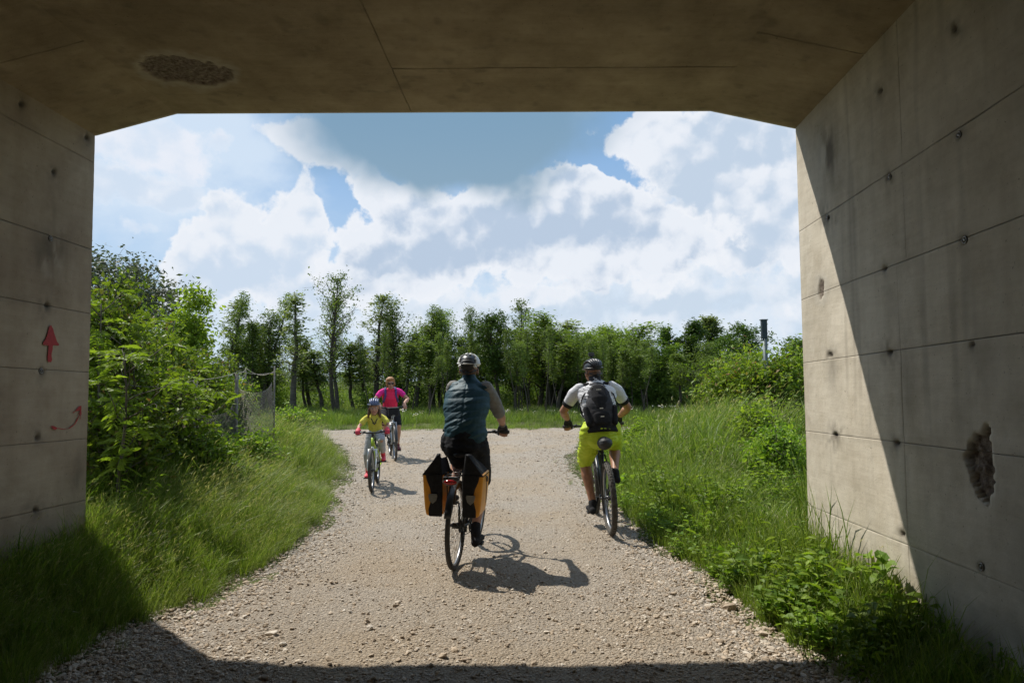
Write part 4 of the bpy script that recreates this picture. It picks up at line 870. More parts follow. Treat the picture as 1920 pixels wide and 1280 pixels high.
for a in [(401, 'broad-leaved plant with lobed leaves right of the gravel edge', 1400, 1110, .38, .095, 9, .75), (402, 'leafy plant behind the grass tuft, nearest the gravel', 1455, 1165, .34, .08, 10, .6), (403, 'bushy plant lit at the foot of the right wall', 1560, 1165, .42, .085, 11, .55), (404, 'heart-leaved plant climbing at the shadow line of the wall', 1650, 1170, .5, .1, 9, .8), (405, 'plant half in the shadow at the lower right', 1600, 1220, .34, .085, 10, .6), (406, 'low sprawling weed at the shadow edge', 1500, 1200, .22, .06, 9, .6), (407, 'leafy plant among grass right of the second cyclist', 1250, 960, .42, .07, 12, .5), (408, 'leafy plant deeper in the right bank', 1340, 1000, .42, .075, 12, .6), (409, 'dark plant in the shade beside the right wall', 1700, 1235, .36, .09, 10, .6), (410, 'bright seedling in the grass of the left bank', 470, 965, .30, .07, 9, .6, 'fresh'), (411, 'small upright plant in the left grass near the shrubs', 395, 985, .32, .07, 9, .6, 'fresh')]:
    big_weed(*a)

# ------------------------------------------------------------------ stones
def stone_mesh(seed, sub=1):
    bm = bmesh.new(); bmesh.ops.create_icosphere(bm, subdivisions=sub + 1, radius=.5); rg2 = np.random.default_rng(seed); sc = np.array([1, rg2.uniform(.6, .9), rg2.uniform(.35, .6)])
    co = np.array([v.co for v in bm.verts])
    for _ in range(9):
        n_ = rg2.normal(size=3); n_ /= np.linalg.norm(n_); t = rg2.uniform(.28, .42); d = co @ n_; co = co - np.outer(np.maximum(0, d - t), n_)
    co = co * sc * (1 + .06 * rg2.normal(size=(len(co), 1)))
    me = new_mesh('stone', co, np.array([[v.index for v in f.verts] for f in bm.faces])); bm.free(); return me
def stone_mat(name, a, b):
    m, nt, p, out = _prin(name); N, L = nt.nodes, nt.links; p.inputs['Roughness'].default_value = .85; oi = N.new('ShaderNodeObjectInfo'); r = N.new('ShaderNodeValToRGB'); e = r.color_ramp.elements
    e[0].color = (*a, 1); e[1].color = (*b, 1); x = e.new(.5); x.color = (.52, .42, .31, 1); x = e.new(.85); x.color = (.66, .60, .52, 1); L.new(oi.outputs['Random'], r.inputs[0])
    tc = N.new('ShaderNodeTexCoord'); n = N.new('ShaderNodeTexNoise'); n.inputs['Scale'].default_value = 5; L.new(tc.outputs['Object'], n.inputs[0]); mx = N.new('ShaderNodeMix'); mx.data_type = 'RGBA'; mx.blend_type = 'MULTIPLY'; mx.inputs[0].default_value = .6
    L.new(r.outputs[0], mx.inputs[6]); r2 = N.new('ShaderNodeValToRGB'); r2.color_ramp.elements[0].color = (.55, .52, .48, 1); r2.color_ramp.elements[1].color = (1.1, 1.08, 1.05, 1); r2.color_ramp.elements[0].position = .3; r2.color_ramp.elements[1].position = .7; L.new(n.outputs[0], r2.inputs[0]); L.new(r2.outputs[0], mx.inputs[7]); L.new(mx.outputs[2], p.inputs['Base Color']); return m
M_stone = stone_mat('limestone', (.34, .27, .20), (.50, .44, .37))
SM = [stone_mesh(i, 0) for i in range(6)]; SM2 = [stone_mesh(20 + i, 1) for i in range(6)]
for m_ in SM + SM2: m_.materials.append(M_stone)
G_st = proto_collection('pebble', SM)
rg = np.random.default_rng(77)
def stones(n, y0, y1, size, seed, thr):
    rg2 = np.random.default_rng(seed); u = rg2.random(n); y = 1 / (1 / y0 + u * (1 / y1 - 1 / y0)); x = rg2.uniform(-3.4, 2.4, n) if y1 < 12 else rg2.uniform(-6, 5, n)
    e = road_in(x, y); f = .28 + .72 * sstep(fbm(np.stack([x * 1.3, y * .6, x * 0], -1), 3, 61), -.2, .25); u_ = x - (np.interp(y, XL[:, 0], XL[:, 1]) + np.interp(y, XR[:, 0], XR[:, 1])) / 2; f = f * (1 - .6 * np.exp(-((abs(u_) - .75) / .33) ** 2)); f = np.maximum(f, 1 - sstep(e, .1, .7)); k = (e > -.25) & (rg2.random(n) < f) & clear(x, y); return x[k], y[k], e[k]
x, y, e = stones(120000, 3.0, 11.5, 0, 301, 0)
s = np.clip(rg.lognormal(math.log(.0105), .5, len(x)), .005, .034) * (1 + .25 * (1 - sstep(e, 0, .6))); z = road_z(x, y) + s * .1
scatter('gravel', np.stack([x, y, z], 1), np.stack([rg.normal(size=len(x)) * .3, rg.normal(size=len(x)) * .3, rg.uniform(0, 6.28, len(x))], 1), s * 1.3, rg.integers(0, 6, len(x)), G_st, 'loose pale gravel strewn over the track')
x, y, e = stones(45000, 11.5, 22, 0, 302, 0); s = np.clip(rg.lognormal(math.log(.017), .4, len(x)), .01, .06); z = road_z(x, y) + s * .1
scatter('gravel', np.stack([x, y, z], 1), np.stack([rg.normal(size=len(x)) * .3, rg.normal(size=len(x)) * .3, rg.uniform(0, 6.28, len(x))], 1), s * 1.3, rg.integers(0, 6, len(x)), G_st, 'loose gravel on the far junction')
def stone(px, py, s_, k):
    q = onground(px, py); o = link('stone', SM2[k % 6], None, road); o.location = (q[0], q[1], float(road_z(q[0], q[1])) + s_ * .12); o.rotation_euler = (rg.normal() * .25, rg.normal() * .25, rg.uniform(0, 6.28)); o.scale = [s_] * 3
for k, (px, py, s_) in enumerate([(1368, 1143, .12), (1433, 1190, .085), (1422, 1183, .05), (853, 1220, .06), (830, 1233, .07), (508, 1192, .09), (690, 1166, .05), (905, 1125, .04), (960, 1157, .04), (1075, 1220, .045), (1463, 1257, .09), (1395, 1215, .05), (1320, 1225, .05), (530, 1208, .06), (455, 1185, .045), (355, 1120, .07), (375, 1135, .06), (345, 1145, .06), (395, 1110, .06), (425, 1105, .05), (330, 1160, .05), (300, 1150, .05), (880, 1100, .04), (1080, 1210, .05), (870, 1215, .04), (740, 1200, .04), (620, 1150, .045), (560, 1240, .05), (1180, 1180, .04), (1250, 1165, .045)]): stone(px, py, s_, k)
n0 = 0
while n0 < 110:
    px, py = rg.uniform(180, 1560), rg.uniform(1000, 1275); q = onground(px, py); e = float(road_in(q[0], q[1]))
    if e > -.1 and (e < .45 or rg.random() < .3): stone(px, py, rg.uniform(.028, .06), n0); n0 += 1
# ------------------------------------------------------------------ bicycles and riders (local frame: x forward, y left, z up, origin under the rear axle)
M_rub = plain('tyre_rubber', (.035, .033, .03), .8, 0, (.06, .052, .042), 30, .3, 200)
M_dust = plain('dusty_tyre', (.10, .09, .075), .9, 0, (.05, .045, .04), 25, .4, 150)
M_alu = plain('alloy', (.42, .42, .43), .35, .9, (.32, .32, .33), 30)
M_blk = plain('black_paint', (.018, .018, .02), .35, 0, (.03, .03, .03), 30)
M_plas = plain('black_plastic', (.022, .022, .024), .6, 0, (.035, .035, .035), 60)
M_fab = plain('black_fabric', (.016, .016, .018), .9, 0, (.028, .028, .03), 40, .3, 250, .2)
M_dgrey = plain('grey_fabric', (.06, .06, .065), .85, 0, (.04, .04, .045), 30, .3, 200, .2)
M_skin = plain('skin', (.50, .275, .18), .5, 0, (.43, .215, .14), 25, .06, 90, .4)
M_tan = plain('tanned_skin', (.38, .19, .11), .5, 0, (.30, .14, .08), 25, .06, 90, .4)
M_teal = plain('teal_quilt', (.014, .068, .095), .62, 0, (.011, .055, .078), 9, .25, 60, .5)
M_greyT = plain('grey_tshirt', (.30, .30, .29), .9, 0, (.24, .225, .20), 30, .3, 200, .1)
M_white = plain('white_cloth', (.68, .68, .70), .8, 0, (.6, .6, .62), 30, .3, 200, .1)
def jersey_mat():
    m = plain('jersey_print', (.70, .70, .72), .8, 0, (.62, .62, .64), 30, .3, 200); nt = m.node_tree; N, L = nt.nodes, nt.links; p = [n for n in N if n.type == 'BSDF_PRINCIPLED'][0]
    src = p.inputs['Base Color'].links[0].from_socket; tc = N.new('ShaderNodeTexCoord'); mp = N.new('ShaderNodeMapping'); mp.inputs['Scale'].default_value = (6, 9, 30); mp.inputs['Rotation'].default_value = (.35, 0, 0); L.new(tc.outputs['Object'], mp.inputs[0])
    n = N.new('ShaderNodeTexNoise'); n.inputs['Scale'].default_value = 1.6; n.inputs['Detail'].default_value = 2; L.new(mp.outputs[0], n.inputs[0]); r = N.new('ShaderNodeValToRGB'); e = r.color_ramp.elements; e[0].position = .60; e[0].color = (0, 0, 0, 1); e[1].position = .64; e[1].color = (1, 1, 1, 1); L.new(n.outputs[0], r.inputs[0])
    mx = N.new('ShaderNodeMix'); mx.data_type = 'RGBA'; L.new(r.outputs[0], mx.inputs[0]); L.new(src, mx.inputs[6]); mx.inputs[7].default_value = (.06, .045, .05, 1); L.new(mx.outputs[2], p.inputs['Base Color']); return m
M_jers = jersey_mat()
M_lime = plain('lime_cloth', (.55, .68, .035), .6, 0, (.45, .58, .03), 14, .3, 70, .3)
M_org = plain('orange_tarpaulin', (.80, .34, .015), .4, 0, (.68, .27, .012), 8, .2, 30, .5)
M_refl = plain('reflector_grey', (.24, .235, .21), .3, 0, (.19, .185, .165), 60)
M_redl = plain('red_lens', (.45, .02, .02), .15, 0, (.3, .012, .012), 80)
M_whpl = plain('white_shell', (.75, .74, .70), .3, 0, (.68, .67, .63), 20)
M_yel = plain('yellow_cloth', (.72, .66, .12), .85, 0, (.60, .55, .09), 18, .3, 120, .1)
M_pink = plain('pink_cloth', (.90, .04, .13), .75, 0, (.78, .03, .10), 14, .25, 90, .2)
M_mag = plain('magenta_cloth', (.85, .035, .25), .75, 0, (.7, .025, .3), 14, .2, 90, .2)
M_redsh = plain('red_shoe', (.75, .05, .09), .6, 0, (.6, .04, .07), 30)
M_hair = plain('blond_hair', (.42, .20, .07), .6, 0, (.28, .12, .04), 60, .4, 120)
M_bhair = plain('brown_hair', (.16, .085, .045), .6, 0, (.10, .05, .03), 60, .4, 120)
M_lgrey = plain('grey_leggings', (.42, .42, .43), .85, 0, (.35, .35, .36), 20, .2, 100, .2)
M_blue = plain('blue_shell', (.13, .15, .24), .3, 0, (.07, .10, .22), 20)
M_purp = plain('purple_strap', (.10, .07, .25), .8, 0, (.07, .05, .18), 30)
M_grn = plain('lime_paint', (.45, .62, .04), .35, 0, (.38, .52, .03), 30)
M_silv = plain('silver_paint', (.45, .46, .48), .35, .5, (.38, .39, .41), 20)
M_glass = plain('dark_glass', (.01, .01, .012), .08, 0, (.015, .015, .02), 30)
M_lip = plain('lips', (.42, .13, .11), .5, 0, (.38, .11, .1), 30)
M_eye = plain('eye_white', (.6, .6, .6), .3, 0, (.55, .55, .55), 30)

def torus(g, c, Rr, r, n=56, m=10, M=None, sq=1.):
    th = np.arange(n) * 2 * math.pi / n; ph = np.arange(m) * 2 * math.pi / m
    V = np.stack([(Rr + r * np.cos(ph)[None]) * np.cos(th)[:, None], r * sq * np.sin(ph)[None] + 0 * th[:, None], (Rr + r * np.cos(ph)[None]) * np.sin(th)[:, None]], -1).reshape(-1, 3)
    if M is not None: V = V @ np.array(M).T
    i = np.arange(n)[:, None]; j = np.arange(m)[None]; i2 = (i + 1) % n; j2 = (j + 1) % m
    Q = np.stack([i * m + j, i * m + j2, i2 * m + j2, i2 * m + j], -1).reshape(-1, 4); return g.add(V + np.asarray(c), Q)
def make_wheel(parent, cx, Rw, tr, rubber, knob=False, n_sp=28):
    c = np.array([cx, 0, Rw]); g = Geo(); torus(g, c, Rw - tr * 2.1, .011, 56, 8, sq=1.1); w = g.obj('wheel', M_alu, parent)
    g = Geo(); torus(g, c, Rw - tr, tr, 64, 12)
    if knob:
        for i in range(72):
            a = i * 2 * math.pi / 72
            for k, off in enumerate((-.35, .35) if i % 2 else (-.85, 0, .85)):
                ca = off; rr = Rw - tr + tr * math.cos(ca * .9) + .001; y = tr * math.sin(ca * .9)
                Mx = rot('Y', -math.degrees(a)) @ rot('Z', math.degrees(-ca * .9) * -1); p = c + np.array([math.cos(a) * rr, y, math.sin(a) * rr]); g.box(p, (.008, .011, .016), Mx)
    g.obj('tyre', rubber, w, not knob)
    g = Geo()
    for i in range(n_sp):
        a = i * 2 * math.pi / n_sp; s = 1 if i % 2 else -1; b = a + (.35 if i % 4 < 2 else -.35)
        g.tube([c + [math.cos(b) * .022, s * .028, math.sin(b) * .022], c + [math.cos(a) * (Rw - tr * 2.1), 0, math.sin(a) * (Rw - tr * 2.1)]], .0011, 3, False)
    g.obj('spoke_set', M_alu, w, kind='stuff')
    g = Geo(); g.tube([c + [0, -.05, 0], c + [0, -.03, 0], c + [0, -.028, 0], c + [0, .028, 0], c + [0, .03, 0], c + [0, .05, 0]], [.01, .012, .024, .024, .012, .01], 12); g.obj('hub', M_blk, w); return w
def lerp(a, b, t): return np.asarray(a, float) * (1 - t) + np.asarray(b, float) * t
def bike(name, label, mw, Rw=.35, tr=.021, wb=1.07, kx=1., kz=1., frame=M_blk, rubber=M_rub, knob=False, crank=90, bar_w=.31, bar_z=1.08, bar_x=.86, seat=(.27, .96), rack=False, fender=False, forkmat=None, stroke=0, steer=0.):
    root = thing('bicycle', label, 'bicycle', mw); root.name = 'bicycle'
    B = dict(Rw=Rw); make_wheel(root, 0, Rw, tr, rubber, knob); make_wheel(root, wb, Rw, tr, rubber, knob)
    bb = np.array([.43 * kx, 0, Rw - .06]); sc = np.array([seat[0] + .02, 0, seat[1] - .16 * kz]); ht = np.array([bar_x - .03, 0, bar_z - .13 * kz]); hb = ht + [.035, 0, -.13 * kz]; ax = np.array([0, 0, Rw]); fx = np.array([wb, 0, Rw])
    g = Geo()
    g.tube([bb, sc], .0165, 10); g.tube([sc - [0, 0, .03], ht - [.0, 0, .02]], .017, 10); g.tube([bb, hb + [0, 0, .02]], .021, 10); g.tube([ht + [0, 0, .02], hb - [0, 0, .02]], .021, 10)
    for s in (-1, 1):
        g.tube([bb + [-.02, s * .03, 0], bb + [-.10, s * .045, .01], ax + [0, s * .062, 0]], .010, 8); g.tube([sc + [-.01, s * .02, -.03], lerp(sc, ax, .4) + [0, s * .042, 0], ax + [0, s * .062, 0]], .008, 8)
    g.tube([bb + [0, -.036, 0], bb + [0, .036, 0]], .024, 12); g.obj('frame', frame, root)
    g = Geo(); cr = hb + [.01, 0, -.045]
    g.tube([hb - [0, 0, .0], cr], .02, 10); g.tube([cr + [0, -.05, 0], cr + [0, .05, 0]], .017, 8)
    for s in (-1, 1): g.tube([cr + [0, s * .052, .01], lerp(cr, fx, .45) + [0, s * .056, 0]], .0165, 10); g.tube([lerp(cr, fx, .4) + [0, s * .056, 0], fx + [0, s * .056, 0]], .0125, 10)
    g.obj('fork', forkmat or frame, root)
    # cranks, chainring, pedals
    a = R(crank); cl_ = .168 * min(1, kx + .02); P = {}
    g = Geo(); cm = np.array([bb[0], -.045, bb[2]]); torus(g, cm, .075, .006, 30, 6); torus(g, cm, .05, .008, 20, 6, sq=.4)
    for s in (1, -1):
        d = np.array([math.cos(a), 0, math.sin(a)]) * s; e = bb + d * cl_ + [0, s * .075, 0]; g.tube([bb + [0, s * .055, 0], e], [.014, .010], 8); P[s] = e + [0, s * .055, 0]
    for k in range(5): q = k * 1.2566; g.tube([cm, cm + [math.cos(q) * .075, 0, math.sin(q) * .075]], .006, 4)
    ct = bb + [0, -.05, .075]; g.tube([ct, ax + [0, -.045, .04]], .0035, 4); g.tube([bb + [0, -.05, -.075], ax + [.04, -.045, -.09], ax + [0, -.045, -.04]], .0035, 4)
    torus(g, ax + [0, -.04, 0], .04, .006, 20, 6, sq=1.5); torus(g, ax + [0, -.035, 0], .05, .004, 20, 6); g.box(ax + [.02, -.05, -.09], (.02, .02, .09)); g.obj('crankset', M_plas, root)
    for s in (1, -1): g = Geo(); g.box(P[s], (.10, .085, .018)); g.tube([P[s] - [0, s * .055, 0], P[s] + [0, s * .03, 0]], .007, 6); o = g.obj('pedal', M_plas, root, False); bevel(o, .003)
    # saddle
    sx, sz = seat; g = Geo(); n = 9; xs = np.linspace(-.13, .14, n); wd = np.interp(xs, [-.13, -.09, -.03, .04, .14], [.055, .078, .055, .026, .016]); hz_ = np.interp(xs, [-.13, -.05, .05, .14], [.022, .03, .028, .016])
    g.round_tube(np.stack([xs + sx - .02, xs * 0, sz - .02 + .012 * np.cos(xs * 20)], 1), np.stack([wd, hz_], 1), 14); sad = g.obj('saddle', M_blk, root)
    g = Geo(); g.tube([lerp(bb, sc, .9), [sx - .01, 0, sz - .05]], .0135, 10); g.tube([[sx - .08, -.02, sz - .045], [sx + .07, -.02, sz - .045]], .004, 6); g.tube([[sx - .08, .02, sz - .045], [sx + .07, .02, sz - .045]], .004, 6); g.obj('seat_post', M_blk, root)
    # handlebar (turns with the fork)
    hc = np.array([bar_x, 0, bar_z]); Ms = rot('Z', steer)
    def H(p): return hc + Ms @ np.asarray(p, float)
    g = Geo(); g.tube([H((-.05, bar_w, -.0)), H((-.03, bar_w * .55, -.003)), H((0, .06, -.012)), H((0, -.06, -.012)), H((-.03, -bar_w * .55, -.003)), H((-.05, -bar_w, 0))], .0125, 10); g.tube([ht + [0, 0, .02], ht + [-.002, 0, .055], H((0, 0, -.012))], .016, 10); hb_ = g.obj('handlebar', M_blk, root)
    for s in (1, -1):
        g = Geo(); g.tube([H((-.051, s * bar_w, 0)), H((-.042, s * (bar_w - .11), 0))], .0165, 12); g.obj('grip', M_rub, hb_)
        g = Geo(); g.tube([H((-.035, s * (bar_w - .15), -.01)), H((.03, s * (bar_w - .13), -.025)), H((.02, s * (bar_w - .03), -.045))], .005, 6); g.box(H((-.03, s * (bar_w - .15), 0)), (.035, .03, .03)); g.obj('brake_lever', M_plas, hb_)
    g = Geo()
    for s in (-.05, .05): g.tube([H((.0, s, .0)), H((.09, s * .6, .03)), H((.08, s * .4, -.12)), hb + [.02, s * .3, .0]], .0025, 5)
    g.obj('cable', M_blk, root)
    if fender or rack:
        for cx, a0, a1 in ((0, 20, 200), (wb, 40, 170)):
            if not fender: continue
            g = Geo(); th = np.radians(np.linspace(a0, a1, 24)); g.tube(np.stack([cx - 0 + np.cos(np.pi - th) * (Rw + .014) * -1 * -1, th * 0, Rw + np.sin(th) * (Rw + .014)], 1), np.stack([th * 0 + .028, th * 0 + .004], 1), 10, side=(0, 1, 0)); g.obj('mudguard', M_blk, root)
    if rack:
        g = Geo(); z = Rw * 2 + .08
        for s in (-1, 1):
            g.tube([[.22, s * .04, z + .01], [.15, s * .06, z], [-.20, s * .06, z], [-.24, s * .03, z]], .005, 6)
            for xx in (-.10, .04): g.tube([[xx, s * .062, z], [.0, s * .072, Rw + .02]], .0045, 6)
        for xx in (-.22, -.1, .03, .15): g.tube([[xx, -.06, z], [xx, .06, z]], .004, 6)
        g.obj('luggage_rack', M_blk, root)
        g = Geo(); g.box((-.255, 0, z - .02), (.02, .12, .05)); r = g.obj('light_bracket', M_plas, root, False); bevel(r, .006)
        g = Geo(); g.ball((-.268, 0, z - .035), (.016, .052, .020), 20, 11); g.obj('rear_light', M_redl, root)
        g = Geo(); torus(g, (-.262, 0, z - .035), 1, .13, 28, 8, M=rot('Z', 90) @ np.diag([.056, .05, .025])); g.obj('light_rim', M_refl, root)
    B.update(bb=bb, P=P, grips={s: H((-.047, s * (bar_w - .055), 0)) for s in (1, -1)}, seat=np.array([sx, 0, sz]), root=root, H=H, Ms=Ms, ht=ht)
    return B
def ik(a, b, l1, l2, bend):
    a, b = np.asarray(a, float), np.asarray(b, float); d = b - a; D = min(np.linalg.norm(d), (l1 + l2) * .999); u = d / np.linalg.norm(d); x = (l1 * l1 - l2 * l2 + D * D) / (2 * D); h = math.sqrt(max(0, l1 * l1 - x * x)); bend = np.asarray(bend, float); n = bend - u * (bend @ u); n /= np.linalg.norm(n); return a + u * x + n * h
def limb(g, P, r, side=(0, 1, 0), n=16): g.round_tube(np.array(P), np.array(r, float), n, side)
def hand(g, grip, wrist, s, k=1., grow=0., fingers=True):
    """fist round the grip: palm, four curled fingers of unequal length, thumb below"""
    c = np.asarray(grip); w = np.asarray(wrist); d = c - w; d[1] = 0; d /= np.linalg.norm(d); up = np.array([0, 0, 1.])
    knuck = c + d * .022 * k + up * .030 * k
    limb(g, [w, lerp(w, knuck, .45) + up * .006, knuck], np.array([(.026, .021), (.038, .017), (.040, .014)]) * k + grow, (0, 1, 0), 12)
    for i in range(4):
        y = (i - 1.5) * .0205 * k * s * -1; L_ = (.9, 1.0, .95, .78)[i] if s > 0 else (.9, 1.0, .95, .78)[i]; rr = (.0095, .0098, .0093, .0082)[i] * k + grow * .8
        a0 = knuck + [0, y, 0]; a1 = c + d * .044 * k * L_ + up * .004 + [0, y, 0]; a2 = c + d * .026 * k - up * .026 * k * L_ + [0, y, 0]; a3 = c - d * .010 * k - up * .028 * k * L_ + [0, y, 0]
        if fingers: limb(g, [a0, a1, a2, a3], [rr, rr, rr * .92, rr * .8], (0, 1, 0), 8)
        else: limb(g, [a0, lerp(a0, a1, .8)], [rr, rr], (0, 1, 0), 8)
    t0 = lerp(w, knuck, .4) + [0, -s * .028 * k, 0]; limb(g, [t0, c + [0, -s * .045 * k, 0] - d * .022 * k + up * .006, c + [0, -s * .048 * k, 0] + d * .006 - up * .02 * k], np.array([.014, .012, .009]) * k + grow, (1, 0, 0), 8)
def shoe(g, ank, ped, k=1., s=1):
    f = np.array([1, 0, 0.]); toe = np.asarray(ped) + [.075 * k, 0, .035 * k]; heel = np.asarray(ped) + [-.165 * k, 0, .04 * k + max(0, (ank[2] - ped[2] - .13) * .6)]
    limb(g, [heel, lerp(heel, toe, .45) + [0, 0, .008], lerp(heel, toe, .8), toe], np.array([(.033, .036), (.036, .040), (.046, .030), (.036, .020)]) * k, (0, 1, 0), 16)
    limb(g, [lerp(heel, toe, .15) + [0, 0, .0], np.asarray(ank) + [0, 0, -.005]], np.array([(.036, .045), (.040, .044)]) * k, (0, 1, 0), 14)
def person(mw, label, B, p):
    """rider; p holds joints in the bicycle's frame. The body is one continuous skin; clothes are children."""
    k = p.get('k', 1.); root = thing('person', label, 'person', mw); pel = p['pelvis']; chest = p['chest']; neck = p['neck']; head = p['head']; sw = p['sw']; hw = p['hw']
    A = p['arm']; Lg = p['leg']; J = {}
    for s in (1, -1):
        sh = np.array(neck) + [p.get('shx', -.03) + (.04 if s > 0 and p.get('twist') else 0), s * (sw - (.04 if s > 0 and p.get('twist') else 0)), p.get('shz', -.045) * k]; g_ = np.array(B['grips'][s]); back = sh - g_; back[1] *= .4; back /= np.linalg.norm(back); wr = g_ + back * .075 * k + [0, 0, .022 * k]
        el = ik(sh, wr, *A, p.get('elb', (-.2, s * 1.0, -.6)) if not callable(p.get('elb')) else p['elb'](s)); hip = np.array(pel) + [.03, s * hw, -.03 * k]; ped = B['P'][s]; up = ped[2] > B['bb'][2]
        ank = np.array(ped) + [-.115 * k, -s * .01, (.125 if not p.get('tipped') or up else .15) * k]; kn = ik(hip, ank, *Lg, (1, s * p.get('kneeout', .12), .12)); J[s] = dict(sh=sh, el=el, wr=wr, hip=hip, kn=kn, ank=ank, ped=ped, grip=g_)
    skin = p['skin']; r = p.get('rad', 1.) * k
    g = Geo()
    limb(g, [pel, lerp(pel, chest, .5), chest, lerp(chest, neck, .8)], np.array([(.13, .10), (.12, .085), (.135, .095), (.07, .06)]) * r)
    limb(g, [lerp(chest, neck, .7), neck, lerp(neck, head, .7)], np.array([(.075, .062), (.056, .056), (.053, .055)]) * k)
    hd = np.array(head); fw = np.array(p.get('look', (1, 0, 0)), float); fw /= np.linalg.norm(fw); ls = np.cross([0, 0, 1.], fw); ls /= np.linalg.norm(ls); hu = np.cross(fw, ls); HM = np.stack([fw, ls, hu], 1); hk = p.get('hk', 1.)
    def hp(x, y, z): return hd + HM @ (np.array([x, y, z]) * hk)
    g.ball(hp(-.008, 0, .03), np.array([.098, .078, .092]) * hk, 24, 16, HM); g.ball(hp(.022, 0, -.035), np.array([.068, .060, .080]) * hk, 20, 14, HM); g.ball(hp(.062, 0, -.092), np.array([.024, .028, .020]) * hk, 12, 9, HM)   # skull, face, chin
    limb(g, [hp(.083, 0, .012), hp(.098, 0, -.012), hp(.106, 0, -.030)], np.array([.009, .011, .014]) * hk, ls, 8); g.ball(hp(.086, 0, .028), np.array([.010, .045, .010]) * hk, 12, 7, HM)
    for s in (1, -1): g.ball(hp(.0, s * .080, -.012), np.array([.019, .010, .032]) * hk, 12, 9, HM); g.ball(hp(.062, s * .036, -.03), np.array([.022, .022, .022]) * hk, 10, 7, HM)
    g.ball(hp(.085, 0, -.062), np.array([.012, .022, .010]) * hk, 10, 7, HM)
    for s in (1, -1):
        j = J[s]; m = lerp(j['sh'], j['el'], .4); f1 = lerp(j['el'], j['wr'], .28)
        limb(g, [j['sh'], m, j['el'], f1, lerp(j['el'], j['wr'], .7), j['wr']], np.array([(.043, .042), (.043, .046), (.038, .040), (.042, .040), (.032, .028), (.027, .022)]) * r)
        hand(g, j['grip'], j['wr'], s, k)
        limb(g, [j['hip'], lerp(j['hip'], j['kn'], .4), lerp(j['hip'], j['kn'], .85), j['kn'], lerp(j['kn'], j['ank'], .15), lerp(j['kn'], j['ank'], .35), lerp(j['kn'], j['ank'], .7), j['ank']], np.array([(.088, .092), (.082, .088), (.058, .060), (.056, .060), (.053, .056), (.056, .062), (.040, .042), (.034, .036)]) * r)
        shoe(g, j['ank'], j['ped'], k * .9, s)
    link('body', fuse(g, p.get('vox', .0065), 5, name='body'), skin, root)
    J.update(root=root, hp=hp, HM=HM, hk=hk, hd=hd, k=k, r=r, p=p, fw=fw, ls=ls, hu=hu); return J
def wear(name, g, mat, J, vox=.008, sm=5, disp=None, parent=None): return link(name, fuse(g, vox, sm, disp, name), mat, parent or J['root'])
def face(J, shades=False):
    hp, HM, hk = J['hp'], J['HM'], J['hk']
    if not shades:
        for s in (1, -1):
            g = Geo(); g.ball(hp(.079, s * .031, .006), np.array([.011, .014, .008]) * hk, 12, 8, HM); e = g.obj('eye', M_eye, J['root']); g = Geo(); g.ball(hp(.0885, s * .031, .006), np.array([.004, .0065, .0065]) * hk, 10, 7, HM); g.obj('iris', M_bhair, e)
            g = Geo(); limb(g, [hp(.088, s * .014, .028), hp(.086, s * .034, .034), hp(.074, s * .052, .028)], np.array([.004, .005, .003]) * hk, J['fw'], 6); g.obj('eyebrow', M_bhair, J['root'])
    else:
        g = Geo()
        for s in (1, -1): g.ball(hp(.091, s * .034, .006), np.array([.010, .033, .021]) * hk, 16, 9, HM)
        limb(g, [hp(.098, -.02, .014), hp(.098, .02, .014)], np.array([.004, .004]) * hk, J['fw'], 6)
        for s in (1, -1): limb(g, [hp(.084, s * .064, .010), hp(.0, s * .084, .008)], np.array([.004, .003]) * hk, J['hu'], 6)
        g.obj('sunglasses', M_glass, J['root'])
    g = Geo(); limb(g, [hp(.090, -.024, -.060), hp(.096, 0, -.063), hp(.090, .024, -.060)], np.array([(.005, .004), (.007, .007), (.005, .004)]) * hk, J['hu'], 8); g.obj('mouth', M_lip, J['root'])
